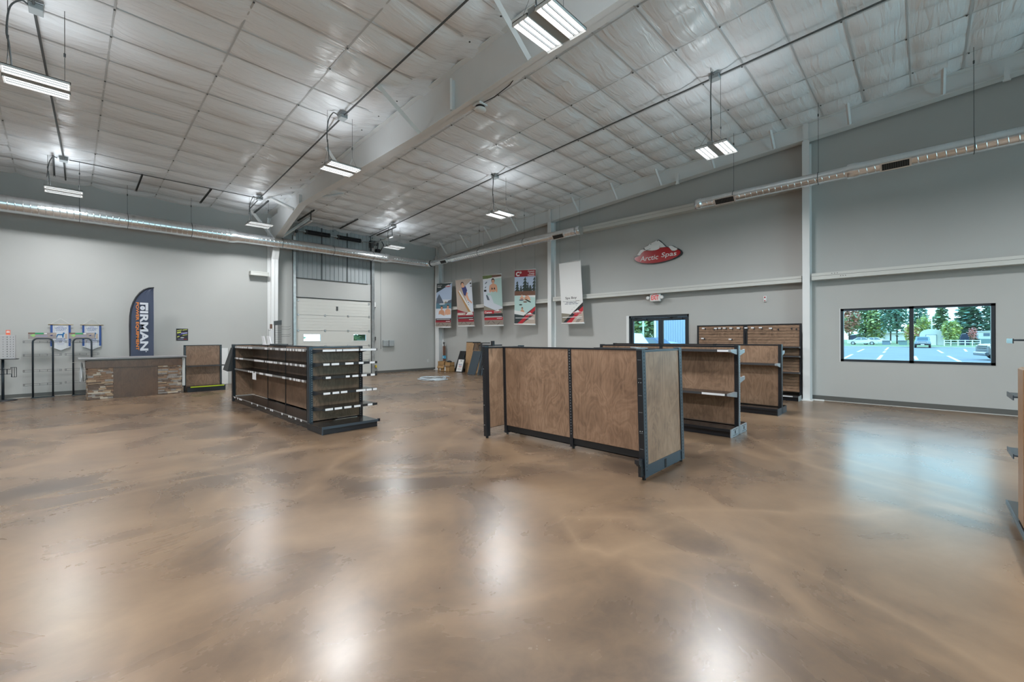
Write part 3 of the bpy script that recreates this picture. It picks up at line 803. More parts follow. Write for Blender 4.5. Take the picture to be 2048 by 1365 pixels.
# ------------------------------------------------------------------ hanging banners
M_RED = mat('banner_red', srgb(176, 34, 46)[:3], .6); M_DRED = mat('banner_deep_red', srgb(140, 30, 44)[:3], .6); M_BLK = mat('banner_black', srgb(40, 38, 42)[:3], .6)
M_BW = mat('banner_white', (.72, .72, .71), .6); M_SKIN = mat('print_skin', srgb(214, 160, 130)[:3], .6); M_SKIN2 = mat('print_tan', srgb(200, 146, 116)[:3], .6)
M_HAIR = mat('print_dark_hair', srgb(58, 42, 38)[:3], .6); M_HAIRL = mat('print_light_hair', srgb(170, 130, 84)[:3], .6); M_NAVY = mat('print_navy', srgb(44, 52, 110)[:3], .6)
M_SKY = mat('print_sky', srgb(168, 184, 208)[:3], .6); M_SKYL = mat('print_pale_sky', srgb(205, 208, 214)[:3], .6); M_MTN = mat('print_mountain', srgb(88, 98, 112)[:3], .6); M_LAKE = mat('print_lake', srgb(84, 122, 138)[:3], .6)
M_WATER = mat('print_spa_water', srgb(176, 204, 200)[:3], .6); M_SHELL = mat('print_spa_shell', srgb(206, 212, 222)[:3], .6); M_STN = mat('print_stone', srgb(140, 128, 120)[:3], .6); M_STN2 = mat('print_stone_dark', srgb(104, 92, 86)[:3], .6)
M_TAUPE = mat('print_taupe', srgb(176, 160, 148)[:3], .6); M_GRN = mat('print_foliage', srgb(96, 112, 60)[:3], .6); M_TREE = mat('print_pine', srgb(46, 58, 52)[:3], .6); M_BRN = mat('print_brown', srgb(110, 78, 62)[:3], .6)
M_DTEAL = mat('print_dark_teal', srgb(48, 58, 60)[:3], .6); M_OLV = mat('print_grey_olive', srgb(132, 126, 112)[:3], .6)

def bear_logo(P, mb, u, v, w, h, d):
    P.ell(mb, u, v, w * .5, h * .30, M_BW, d); P.ell(mb, u, v - .002, w * .46, h * .25, M_RED, d + .001)
    P.poly(mb, [(u - w * .36, v + h * .2), (u - w * .1, v + h * .42), (u + w * .06, v + h * .62), (u + w * .26, v + h * .24), (u + w * .1, v + h * .12), (u - w * .2, v + h * .12)], M_BW, d + .0015)
    P.text(mb, 'Arctic Spas', u - w * .36, u + w * .36, v - h * .14, v + h * .06, M_BW, d + .0025, bold=.01)
def footer(P, mb):
    P.rect(mb, 0, 1, .0, .11, M_STN, .002)
    for i in range(7): P.ell(mb, .1 + .13 * i, .055 + .02 * math.sin(i * 2.3), .085, .010, M_STN2 if i % 2 else M_OLV, .003, rot=.35 * math.sin(i * 1.7))
def person_art(P, mb, u, v, s, hair, suit, skin=M_SKIN, asp=.43, d=.005):
    """head and shoulders rising from the water; s = head height in banner units"""
    a = s / asp
    P.ell(mb, u, v - s * 1.55, a * 1.05, s * 1.0, skin, d); P.ell(mb, u, v - s * .75, a * .24, s * .4, skin, d + .0004)
    P.ell(mb, u, v + s * .08, a * .46, s * .60, hair, d + .0002); P.ell(mb, u, v - s * .05, a * .36, s * .48, skin, d + .0008)
    P.ell(mb, u - a * .85, v - s * 1.75, a * .26, s * .95, skin, d + .0006, rot=-.25); P.ell(mb, u + a * .85, v - s * 1.75, a * .26, s * .95, skin, d + .0006, rot=.25)
    P.poly(mb, [(u - a * .34, v + s * .30), (u + a * .34, v + s * .30), (u + a * .2, v + s * .56), (u - a * .2, v + s * .56)], hair, d + .001)
    for q in (-1, 1): P.ell(mb, u + q * a * .13, v + s * .02, a * .045, s * .03, M_HAIR, d + .0014, n=8)
    P.ell(mb, u, v - s * .22, a * .12, s * .035, M_RED, d + .0014, n=8)
    if suit:
        for q in (-1, 1): P.poly(mb, [(u + q * a * .08, v - s * 1.9), (u + q * a * .55, v - s * 1.95), (u + q * a * .34, v - s * 1.35)], suit, d + .0012)
def banner(label, bl, U, V, art, group='advertising banners hung along the end wall'):
    bl = Vector(bl); U = Vector(U); V = Vector(V)
    t = thing('hanging_banner', label, 'banner', tuple(bl + U * .5), group)
    P = Plane(bl, U, V); n = P.n
    mb = MB(); mb.poly([bl, bl + U, bl + U + V, bl + V], -n * .002, M_BW)
    art(P, mb); mb.build('printed_sheet', parent=t)
    for nm, v, rad in (('top_rail', 1.0, .016), ('bottom_rail', .0, .028)):
        r = MB(); r.tube([bl + V * v - U * .01, bl + V * v + U * 1.01], rad, M_GALV if v else M_STEEL, n=10); r.build(nm, parent=t)
    for q in (.04, .96):
        p = bl + V + U * q; c = MB(); c.tube([p, (p.x + (11.32 - p.x) * .0, p.y, 4.6), (p.x, p.y, zr(p.y) - .02 if p.x > 12.18 else zc(p.y) - .06)], .003, M_STRUT, n=4); c.build('cord', parent=t)
def art1(P, mb):
    P.rect(mb, 0, 1, .76, 1, M_DTEAL, .002); P.poly(mb, [(0, .79), (0, .50), (1, .50), (1, 1), (.9, .97), (.35, .86)], M_SKY, .003); P.poly(mb, [(0, .64), (1, .62), (1, .50), (0, .50)], M_SKYL, .0032)
    P.poly(mb, [(0, .54), (.04, .66), (.18, .76), (.30, .69), (.48, .57), (.5, .54)], M_MTN, .004); P.poly(mb, [(.68, .54), (.8, .60), (1, .62), (1, .53)], M_MTN, .004); P.poly(mb, [(.5, .54), (.6, .585), (.74, .57), (.8, .54)], M_OLV, .0038)
    P.rect(mb, 0, 1, .42, .545, M_LAKE, .0042); P.ell(mb, .4, .53, .2, .014, M_SKYL, .0045); P.rect(mb, 0, 1, .19, .425, M_SKYL, .0044); P.poly(mb, [(0, .33), (1, .42), (1, .19), (0, .19)], M_SHELL, .0046)
    person_art(P, mb, .38, .44, .075, M_HAIR, None, M_SKIN2); person_art(P, mb, .78, .46, .072, M_HAIR, None, M_SKIN, d=.0066); P.poly(mb, [(.0, .27), (.3, .30), (.62, .25), (1, .29), (1, .19), (0, .19)], M_SHELL, .0085)
    P.rect(mb, 0, 1, .155, .20, M_BLK, .009); P.rect(mb, .06, .94, .172, .182, M_BW, .0095); P.rect(mb, 0, 1, .11, .155, M_DRED, .009); P.rect(mb, .68, .94, .128, .138, M_BW, .0095)
    footer(P, mb); P.text(mb, 'Core', .06, .30, .905, .94, M_BW, .006, bold=.03); P.rect(mb, .06, .36, .955, .962, M_BW, .006); bear_logo(P, mb, .75, .925, .36, .06, .006)
def art2(P, mb):
    P.rect(mb, 0, 1, .25, 1, M_TAUPE, .002); P.poly(mb, [(.42, .80), (1, .97), (1, .22), (.85, .26)], M_SHELL, .003)
    P.poly(mb, [(.10, .75), (.20, .76), (.86, .29), (.74, .26)], M_HAIRL, .004); P.poly(mb, [(.16, .755), (.24, .76), (.93, .30), (.86, .28)], M_BW, .0045)
    for i in range(6): P.ell(mb, .66 + .04 * (i % 3) + .05 * (i // 3), .60 - .05 * i, .025, .012, M_BLK, .0042)
    P.ell(mb, .93, .90, .05, .018, M_BLK, .0042); P.ell(mb, .95, .84, .05, .010, M_BLK, .0042)
    P.poly(mb, [(.36, .83), (.62, .85), (.70, .76), (.58, .64), (.48, .66)], M_NAVY, .006); P.poly(mb, [(.55, .66), (.66, .70), (.80, .56), (.96, .50), (.93, .47), (.68, .55)], M_SKIN, .0055); P.poly(mb, [(.66, .72), (.74, .70), (.62, .60), (.56, .64)], M_SKIN, .0058)
    P.poly(mb, [(.36, .83), (.40, .86), (.18, .77), (.10, .76), (.11, .74)], M_SKIN, .0058); P.ell(mb, .42, .905, .10, .042, M_HAIR, .006); P.ell(mb, .43, .885, .075, .04, M_SKIN, .0064); P.poly(mb, [(.40, .86), (.5, .87), (.56, .83), (.4, .82)], M_SKIN, .0062)
    P.poly(mb, [(0, .36), (.62, .28), (1, .30), (1, .09), (0, .09)], M_DRED, .0048); P.rect(mb, 0, .5, .235, .285, M_TAUPE, .006); P.rect(mb, .04, .5, .278, .284, M_BW, .0065); P.text(mb, 'Classic', .05, .36, .242, .272, M_BW, .007, bold=.02); P.poly(mb, [(.52, .232), (.95, .235), (.95, .285), (.72, .30), (.6, .27)], M_BW, .006); P.text(mb, 'Arctic Spas', .6, .92, .24, .262, M_BLK, .007, bold=.02)
    P.rect(mb, 0, 1, .155, .195, M_BLK, .007); P.rect(mb, .05, .95, .172, .182, M_BW, .0075); P.rect(mb, .70, .95, .132, .142, M_BW, .0075); footer(P, mb)
def art3(P, mb):
    P.rect(mb, 0, 1, .22, 1, M_SHELL, .002); P.rect(mb, 0, 1, .93, 1, M_GRN, .003); P.rect(mb, .5, 1, .94, 1, M_BRN, .0032); P.poly(mb, [(0, .915), (.5, .945), (1, .955), (1, .93), (0, .90)], M_BW, .0035)
    P.poly(mb, [(.60, .96), (1, .93), (1, .36), (.55, .44), (.40, .60)], M_WATER, .003); P.poly(mb, [(.14, .60), (.2, .62), (.28, .56), (.33, .50), (.2, .51)], M_MTN, .004)
    for u, v in ((.17, .85), (.13, .76), (.11, .70)): P.ell(mb, u, v, .07 if v > .8 else .045, .012, M_MTN, .004, rot=.3)
    P.rect(mb, .04, .17, .675, .715, M_BLK, .0042)
    person_art(P, mb, .55, .875, .085, M_HAIR, M_BLK); P.rect(mb, .2, .95, .60, .64, M_WATER, .0078)
    P.poly(mb, [(0, .40), (.6, .30), (1, .33), (1, .20), (0, .20)], M_OLV, .0035); P.rect(mb, 0, .55, .235, .30, M_RED, .006); P.text(mb, 'Custom', .04, .42, .243, .285, M_BW, .007, bold=.03); bear_logo(P, mb, .74, .27, .40, .075, .007)
    P.rect(mb, 0, 1, .165, .235, M_BLK, .005); P.rect(mb, .04, .94, .172, .183, M_BW, .0065); P.rect(mb, 0, 1, .11, .16, M_RED, .006); P.rect(mb, .68, .95, .135, .145, M_BW, .007); footer(P, mb)
def art4(P, mb):
    P.rect(mb, 0, 1, .875, 1, M_DRED, .003); P.text(mb, 'C', .06, .24, .888, .972, M_BW, .004, bold=.05); P.text(mb, '3', .25, .33, .935, .972, M_BW, .004, bold=.04)
    for s, v in (('Connect', .955), ('Create', .918), ('Commit', .885)): P.text(mb, s, .64 if s != 'Create' else .70, .95, v, v + .026, M_BW, .004, bold=.02)
    P.rect(mb, 0, 1, .60, .875, M_SKY, .002)
    for u, h, w_ in ((.12, .80, .16), (.5, .87, .22), (.95, .87, .18), (.75, .72, .2), (.3, .72, .12), (.63, .78, .12)):
        for k in range(5): P.poly(mb, [(max(0, u - w_ * (1 - k * .16)), .56 + (h - .56) * k / 5), (min(1, u + w_ * (1 - k * .16)), .56 + (h - .56) * k / 5), (min(1, u + .02), .56 + (h - .56) * (k + 2) / 6)], M_TREE, .003 + k * .0002)
    P.rect(mb, 0, 1, .53, .61, M_BRN, .0045); P.rect(mb, 0, 1, .20, .53, M_WATER, .0042); P.poly(mb, [(0, .53), (1, .49), (1, .53)], M_BW, .0046)
    person_art(P, mb, .36, .535, .036, M_HAIR, M_NAVY); person_art(P, mb, .56, .525, .032, M_HAIR, None, M_SKIN2); P.ell(mb, .68, .485, .10, .032, M_SKIN, .006, rot=-.4); P.ell(mb, .66, .43, .15, .014, M_TREE, .0065, rot=-.2); P.ell(mb, .34, .445, .12, .012, M_MTN, .0085); P.ell(mb, .52, .41, .10, .012, M_BRN, .0066)
    person_art(P, mb, .38, .29, .040, M_HAIR, None, M_SKIN2); P.ell(mb, .30, .36, .08, .012, M_TREE, .0062); P.poly(mb, [(0, .26), (.3, .24), (.62, .205), (.45, .17), (0, .20)], M_BW, .0072)
    P.poly(mb, [(0, .19), (.45, .16), (1, .33), (1, .0), (0, .0)], M_DTEAL, .0075); P.poly(mb, [(.12, .0), (.34, .0), (1, .26), (1, .33)], M_RED, .008); P.poly(mb, [(.34, 0), (1, 0), (1, .19)], M_TAUPE, .0082)
    P.rect(mb, .05, .95, .112, .122, M_BW, .009); P.rect(mb, .7, .95, .09, .098, M_BW, .009); bear_logo(P, mb, .74, .175, .40, .07, .0095)
def art5(P, mb):
    P.poly(mb, [(0, .17), (.4, .15), (.4, 0), (0, 0)], M_OLV, .002); P.poly(mb, [(.02, .0), (.17, .0), (1, .27), (1, .33), (.38, .13)], M_BLK, .003); P.poly(mb, [(.17, 0), (.42, 0), (1, .20), (1, .27)], M_RED, .0035); P.poly(mb, [(.42, 0), (1, 0), (1, .20), (.6, .08)], M_TAUPE, .004); P.ell(mb, .78, .05, .18, .03, M_STN, .0045, rot=.3)
    P.text(mb, 'Spa Boy', .22, .74, .384, .432, M_BLK, .003, bold=.012); P.text(mb, 'Automated water care', .10, .64, .352, .368, M_MTN, .003); P.rect(mb, .67, .86, .356, .364, M_OLV, .003)
    for u0, u1, v in ((.24, .36, .333), (.38, .58, .333), (.60, .72, .333), (.18, .33, .310), (.36, .50, .310), (.52, .64, .310), (.66, .78, .310)): P.rect(mb, u0, u1, v, v + .009, M_MTN, .003)
    P.rect(mb, .04, .94, .095, .105, M_BW, .006); P.rect(mb, .7, .94, .075, .083, M_BW, .006); bear_logo(P, mb, .74, .165, .42, .075, .006)
    for i in range(5): P.ell(mb, .5 + .1 * i, .225 + .032 * i, .010, .004, M_BLK, .004, n=6)
banner('banner of two bathers before a lake and mountain, first banner from the corner', (11.943, 16.437, 2.012), (.191, -.899, -.014), (.018, -.084, 2.022), art1)
banner('taupe banner of a bather in a navy swimsuit leaning on a spa edge', (11.986, 14.803, 2.026), (.15, -.899, -.004), (-.028, .166, 2.049), art2)
banner('pale banner of one dark haired bather in a white spa', (11.958, 13.059, 2.011), (.203, -.88, -.002), (-.021, .092, 2.071), art3)
banner('banner headed by a red strip with a large C, bathers below pine trees', (11.945, 11.355, 2.032), (.202, -.874, -.026), (.005, -.021, 2.068), art4)
banner('mostly blank white banner with a red and black corner, beside the middle column', (12.05, 9.153, 2.008), (0, -.917, -.006), (0, .132, 2.123), art5)

# ------------------------------------------------------------------ oval bear sign
OV = [(-0.002, 0.298), (0.025, 0.355), (0.091, 0.386), (0.123, 0.386), (0.177, 0.474), (0.242, 0.554), (0.348, 0.548), (0.338, 0.589), (0.495, 0.664), (0.516, 0.695), (0.752, 0.76), (0.802, 0.776), (0.847, 0.755), (0.942, 0.663), (1.02, 0.584), (1.059, 0.526), (1.118, 0.517), (1.157, 0.54), (1.244, 0.536), (1.329, 0.477), (1.386, 0.44), (1.442, 0.413), (1.517, 0.351), (1.546, 0.283), (1.526, 0.23), (1.442, 0.176), (1.309, 0.128), (1.136, 0.094), (0.91, 0.065), (0.658, 0.057), (0.451, 0.077), (0.262, 0.115), (0.112, 0.173), (0.025, 0.244)]
RD = [(0.031, 0.294), (0.058, 0.335), (0.134, 0.355), (0.22, 0.368), (0.263, 0.432), (0.348, 0.484), (0.442, 0.496), (0.618, 0.466), (0.761, 0.479), (0.862, 0.522), (1.05, 0.509), (1.157, 0.483), (1.195, 0.416), (1.243, 0.367), (1.31, 0.348), (1.386, 0.38), (1.442, 0.376), (1.489, 0.328), (1.479, 0.255), (1.395, 0.192), (1.233, 0.138), (1.058, 0.104), (0.86, 0.086), (0.658, 0.082), (0.451, 0.102), (0.283, 0.137), (0.133, 0.191), (0.058, 0.245)]
HD = [(0.343, 0.584), (0.39, 0.606), (0.5, 0.644), (0.532, 0.688), (0.66, 0.721), (0.762, 0.754), (0.802, 0.762), (0.842, 0.736), (0.942, 0.644), (1.05, 0.518), (0.961, 0.522), (0.862, 0.527), (0.842, 0.496), (0.791, 0.475), (0.72, 0.466), (0.618, 0.47), (0.515, 0.49), (0.443, 0.51), (0.39, 0.542)]
LP = [(0.123, 0.391), (0.167, 0.445), (0.242, 0.544), (0.306, 0.545), (0.432, 0.512), (0.348, 0.489), (0.274, 0.44), (0.22, 0.378), (0.166, 0.381)]
RP = [(1.128, 0.516), (1.176, 0.532), (1.244, 0.524), (1.32, 0.464), (1.386, 0.431), (1.4, 0.396), (1.357, 0.374), (1.3, 0.368), (1.233, 0.383), (1.186, 0.446)]
M_SRED = mat('gloss_red_sign_face', srgb(168, 20, 30)[:3], .22, coat=.4)
P = Plane((12.45, 6.62, 3.70), (0, -1, 0), (0, 0, 1))
t = thing('oval_wall_sign', 'red oval wall sign with a white bear climbing over it', 'sign', (12.45, 5.85, 3.75))
b = MB(); b.poly([P.at(*q) for q in OV], (.045, 0, 0), M_BLACK); b.build('backing', parent=t)
b = MB(); b.poly([P.at(u, v, .012) for u, v in RD], (.012, 0, 0), M_SRED); b.build('red_face', parent=t)
b = MB()
for Q in (HD, LP, RP): b.poly([P.at(u, v, .020) for u, v in Q], (.02, 0, 0), M_WHITE)
P.ell(b, .58, .671, .022, .009, M_BLACKM, .022, rot=.3); P.ell(b, .797, .739, .013, .012, M_BLACKM, .022); P.ell(b, .358, .572, .02, .012, M_BLACKM, .022)
P.poly(b, [(.44, .515), (.56, .535), (.59, .531), (.45, .508)], M_BLACKM, .022); P.poly(b, [(.86, .53), (.866, .585), (.872, .58), (.868, .53)], M_BLACKM, .022)
b.build('bear', parent=t)
b = MB(); P.text(b, 'Arctic', .22, .80, .185, .335, M_WHITE, .016, bold=.006, slant=.03); P.text(b, 'Spas', .90, 1.36, .185, .360, M_WHITE, .016, bold=.006, slant=.03); b.build('lettering', parent=t)

# ------------------------------------------------------------------ exit sign, strobe, little wall devices
M_EXIT = mat('exit_sign_red', srgb(214, 40, 40)[:3], .5, emit=((1, .12, .1), .12)); M_LENS = mat('lamp_lens', (.8, .8, .78), .2)
t = thing('exit_sign', 'white exit sign with red letters and two lamp heads above the glass doors', 'sign', (12.3, 5.87, 2.7))
b = MB(); b.bbox(12.33, 12.39, 5.70, 6.03, 2.60, 2.83, M_WHITE, b=.015); b.box(12.39, 12.5, 5.80, 5.93, 2.68, 2.76, M_WHITE); b.build('housing', parent=t)
P = Plane((12.33, 6.03, 2.60), (0, -1, 0), (0, 0, 1)); b = MB(); P.text(b, 'EXIT', .045, .285, .045, .185, M_EXIT, .002, bold=.03); b.build('lettering', parent=t)
b = MB(); P.rect(b, .09, .24, .215, .228, M_EXIT, .003); b.build('red_strip', parent=t)
for y in (6.085, 5.645):
    b = MB(); b.tube([(12.39, y, 2.72), (12.34, y, 2.72), (12.30, y, 2.715)], [.03, .045, .05], M_WHITE, n=14); b.cyl((12.299, y, 2.715), (12.297, y, 2.715), .042, M_LENS, n=14); b.tube([(12.37, y, 2.73), (12.37, 5.86, 2.75)], .012, M_WHITE, n=6); b.build('lamp_head', parent=t)
t = thing('fire_alarm_strobe', 'small white wall strobe with red dots above the slatted wood panels', 'alarm strobe', (12.48, 2.96, 2.42))
b = MB(); b.bbox(12.46, 12.5, 2.925, 2.99, 2.42, 2.57, M_WHITE); b.build('housing', parent=t)
b = MB(); b.ball((12.455, 2.957, 2.535), (.012, .018, .02), M_RED, seg=8, rings=6); b.ball((12.455, 2.957, 2.45), (.01, .014, .014), M_RED, seg=8, rings=6); b.build('lens', parent=t)
for lab, x in (('grey electrical box on the far wall, the one nearer the overhead door', 9.474), ('grey electrical box on the far wall, the one nearer the room corner', 9.755)):
    t = thing('electrical_box', lab, 'electrical box', (x + .125, 16.85, 1.145), 'pair of grey boxes by the overhead door')
    b = MB(); b.bbox(x, x + .25, 16.80, 16.90, 1.15, 1.42, M_GREY); b.build('housing', parent=t)
    b = MB(); b.bbox(x + .01, x + .24, 16.785, 16.80, 1.16, 1.41, M_GREY); b.box(x + .20, x + .215, 16.775, 16.785, 1.26, 1.31, M_GALV); b.build('cover', parent=t)
b = MB(); b.tube([(9.40, 16.885, 1.05), (9.40, 16.885, 5.2)], .009, M_GREY, n=6); tag(b.build('wall_conduit', origin=(9.4, 16.885, 1.05)), 'thin grey vertical conduit on the wall between the overhead door and the grey boxes', 'conduit')
t = thing('door_control', 'dark push button control hanging beside the overhead door track', 'control box', (9.115, 16.86, 1.40))
b = MB(); b.bbox(9.08, 9.15, 16.84, 16.9, 1.42, 1.57, M_DKGREY); b.build('housing', parent=t)
b = MB(); b.tube([(9.11, 16.86, 1.42), (9.09, 16.87, 1.2), (9.08, 16.87, .7), (9.09, 16.86, .46)], .008, M_DKGREY, n=5); b.build('cord', parent=t)
b = MB(); b.bbox(9.09, 9.15, 16.85, 16.9, 2.82, 3.04, M_WHITE); b.box(9.10, 9.14, 16.845, 16.85, 2.80, 2.84, M_DKGREY); tag(b.build('door_sensor', origin=(9.12, 16.87, 2.82)), 'small white sensor on the wall high beside the overhead door track', 'sensor')
t = thing('safety_sensor', 'small yellow and black floor-level sensor at the overhead door track', 'sensor', (9.13, 16.8, .2))
b = MB(); b.bbox(9.1, 9.17, 16.80, 16.89, .26, .36, mat('safety_yellow', srgb(206, 180, 60)[:3], .5)); b.build('body', parent=t); b = MB(); b.tube([(9.14, 16.82, .26), (9.19, 16.83, .15), (9.14, 16.85, .03)], .01, M_BLACKM, n=5); b.build('cord', parent=t)
t = thing('wall_outlet', 'white outlet plate low on the far wall near the corner column', 'outlet', (11.84, 16.89, .4))
b = MB(); b.bbox(11.80, 11.88, 16.888, 16.9, .385, .50, M_WHITE, b=.003); b.build('plate', parent=t)
b = MB(); b.box(11.825, 11.855, 16.885, 16.888, .41, .435, M_BLACKM); b.box(11.825, 11.855, 16.885, 16.888, .455, .48, M_BLACKM); b.build('socket', parent=t)
b = MB(); b.bbox(3.42, 3.77, 16.855, 16.88, .0, 1.20, M_STEEL); b.box(3.765, 3.772, 16.85, 16.855, .0, 1.2, M_GREY); tag(b.build('white_panel', origin=(3.6, 16.87, 0)), 'flat white board leaning on the wall behind the end of the long island', 'board')
# cove poster
t = thing('wall_poster', 'small square dark poster with yellow streaks above the single wood shelf unit', 'poster', (2.54, 16.895, 1.46))
P = Plane((2.39, 16.892, 1.46), (1, 0, 0), (0, 0, 1)); b = MB(); b.box(2.39, 2.69, 16.892, 16.90, 1.46, 1.84, M_BLK)
M_YG = mat('print_lime', srgb(196, 206, 96)[:3], .6); M_LAV = mat('print_lavender', srgb(150, 150, 196)[:3], .6)
for i, (u0, v0, u1, v1, m_) in enumerate(((.02, .30, .14, .335, M_YG), (.16, .32, .28, .35, M_YG), (.02, .225, .12, .28, M_YG), (.12, .20, .28, .255, M_LAV), (.06, .17, .16, .21, M_NAVY), (.16, .16, .28, .185, M_YG), (.02, .10, .08, .14, M_YG))):
    P.poly(b, [(u0, v0), (u1, v0 + .025), (u1, v1 + .012), (u0, v1 - .008)], m_, .002 + i * .0004)
P.ell(b, .15, .095, .05, .014, M_SKYL, .003); P.rect(b, .04, .26, .04, .05, M_LAV, .003); P.rect(b, .18, .27, .04, .05, M_RED, .0035); b.build('print', parent=t)
# ------------------------------------------------------------------ store shelving
def slots_x(mb, x, yc, z0, z1, m=M_SLOT, step=.0254 * 1.5, w=.006, h=.014):   # slots on a face looking along -x
    z = z0
    while z < z1:
        mb.face([(x, yc + w, z), (x, yc - w, z), (x, yc - w, z + h), (x, yc + w, z + h)], m); z += step
def slots_y(mb, y, xc, z0, z1, m=M_SLOT, step=.0254 * 1.5, w=.006, h=.014):   # slots on a face looking along -y
    z = z0
    while z < z1:
        mb.face([(xc - w, y, z), (xc + w, y, z), (xc + w, y, z + h), (xc - w, y, z + h)], m); z += step
M_SHEENSTEEL = mat('dark_steel_blue_sheen', (.055, .075, .095), .32, metal=.3)  # dark steel with the blue window sheen put into its colour
M_BRKT = mat('grey_steel_bracket', (.32, .35, .38), .4, metal=.3)
M_SHELF = mat('dark_bronze_shelf_enamel', (.020, .018, .018), .25, spec=.55)
M_TAG = mat('price_tag_paper', (.74, .74, .76), .6)
def price_tags(parent, pts, along, n, w, h, sign):
    pass

# ---- near gondola: bare wood panels, no base shelves; the uprights rack slightly out of plumb
def rack(p): return Vector((p.x, p.y + .026 * p.z, p.z))
t = thing('shelving_gondola', 'long bare gondola of brown wood panels mid-floor, nearest to the viewer', 'store shelving', (4.8, 3.46, 0))
def P_(name, mb, parent=None, label=None):
    o = mb.build(name, parent=parent or t, deform=rack)
    if label: o['label'] = label
    return o
ZT = 1.385
for a, b in ((2.235, 3.455), (3.505, 4.725)):
    m_ = MB(); m_.box(4.795, 4.818, a, b, .15, ZT - .02, M_PLY); P_('wall_panel', m_)
    m_ = MB(); m_.box(4.845, 4.868, a, b, .15, ZT - .02, M_PLY); P_('wall_panel', m_)
    m_ = MB(); m_.box(4.79, 4.873, a, b, ZT - .02, ZT, M_BLACK); P_('top_rail', m_)
    m_ = MB(); m_.box(4.81, 4.85, a, b, .05, .15, M_BLACKM); m_.box(4.81, 4.85, a, b, .05, .06, M_BLACKM); P_('base_rail', m_)
for y in (3.48, 4.75):
    m_ = MB(); m_.box(4.785, 4.878, y - .025, y + .025, .03, ZT, M_BLACK); m_.cyl((4.83, y, 0), (4.83, y, .03), .018, M_DKGREY, n=10); slots_x(m_, 4.7845, y, .2, ZT - .03, m=M_BLACKM if y > 4 else M_SLOT); P_('upright', m_)
# end frames
for y, x0, x1, nm in ((2.165, 4.245, 5.27, 'near'), (4.80, 4.40, 5.28, 'far')):
    for x, s in ((x0, 1), (x1, -1)):
        m_ = MB(); xa, xb = sorted((x, x + s * .075))
        m_.box(xa, xb, y - .032, y + .032, .03, ZT + .005, M_BLACK)
        m_.box(xa - .002, xb + .002, y - .034, y + .034, ZT + .0, ZT + .012, M_SHEENSTEEL)
        if nm == 'near':
            m_.box(xa, xb, y - .035, y - .032, .03, ZT, M_SHEENSTEEL); slots_y(m_, y - .0355, (xa + xb) / 2, .1, ZT - .02, m=M_BLACKM, w=.007, h=.016)
            if s > 0:
                for z in (1.28, 1.08, .90, .72, .5, .33, .12): m_.face([(xa - .0005, y + .02, z), (xa - .0005, y - .02, z), (xa - .0005, y - .02, z + .004), (xa - .0005, y + .02, z + .004)], M_SLOT)
                for z in (1.04, .52): 
                    for q in (-.012, .012): m_.ball((xa - .001, y + q, z), .005, M_GALV, seg=6, rings=4)
        else:
            slots_x(m_, xa - .0005, y - .012, .1, ZT - .02, m=M_BLACKM)
            for z in (1.05, .5, .2): m_.ball((xa - .001, y + .01, z), .006, M_GALV, seg=6, rings=4)
        m_.cyl((x + s * .037, y, 0), (x + s * .037, y, .03), .02, M_BLACKM, n=10)
        P_('upright', m_)
    m_ = MB(); m_.box(x0 + .08, x1 - .08, y - .024, y - .004, .155, ZT - .02, M_PLY); P_('end_panel', m_, label='wood end panel catching grey window light' if nm == 'near' else None)
    m_ = MB(); m_.box(x0 + .075, x1 - .075, y - .03, y + .03, ZT - .02, ZT, M_SHEENSTEEL if nm == 'near' else M_BLACK); P_('top_rail', m_)
    m_ = MB()
    if nm == 'near':
        m_.box(x0 + .075, x1 - .075, y - .025, y - .005, .03, .135, M_SHEENSTEEL); m_.box(x0 + .075, x1 - .075, y - .03, y - .0, .135, .155, M_SHEENSTEEL); m_.box((x0 + x1) / 2 - .02, (x0 + x1) / 2 + .02, y - .03, y - .024, .03, .135, M_BLACKM); m_.box(x0 + .075, x1 - .075, y - .03, y + .01, .03, .036, M_SHEENSTEEL)
    else: m_.box(x0 + .075, x1 - .075, y - .01, y + .01, .145, .155, M_BLACK)
    P_('base_rail', m_)
m_ = MB(); m_.box(4.165, 4.245, 2.15, 2.19, .165, .23, M_BLACK); m_.box(4.185, 4.245, 2.15, 2.18, .05, .165, M_BLACKM); m_.box(4.14, 4.165, 2.145, 2.195, .19, .235, M_BLACK); P_('foot_bracket', m_)
m_ = MB(); m_.box(4.88, 5.20, 2.26, 4.25, ZT - .03, ZT - .012, M_BLACK); m_.box(5.19, 5.20, 2.26, 4.25, ZT - .06, ZT - .012, M_CLEAR); sh = P_('shelf', m_)
m_ = MB(); m_.poly([(4.45, 2.30, ZT + .012), (4.80, 2.34, ZT + .004), (4.80, 2.42, ZT + .004), (4.42, 2.36, ZT + .022)], (0, 0, .012), M_BRKT); P_('shelf_bracket', m_, label='loose grey bracket lying on the top rail')
for y in (3.1, 2.75):
    m_ = MB(); m_.box(5.2, 5.204, y - .05, y + .05, ZT - .055, ZT - .018, M_TAG); P_('price_tag', m_, parent=sh)
m_ = MB(); m_.box(4.55, 4.80, 4.80, 4.83, ZT + .012, ZT + .03, M_BLACK); m_.box(4.5, 4.54, 4.70, 4.74, ZT + .01, ZT + .09, M_BLACK); m_.tube([(4.52, 4.72, ZT + .02), (4.45, 4.95, ZT + .025)], .01, M_BLACK, n=5); P_('shelf_bracket', m_, label='black brackets left on the far end')

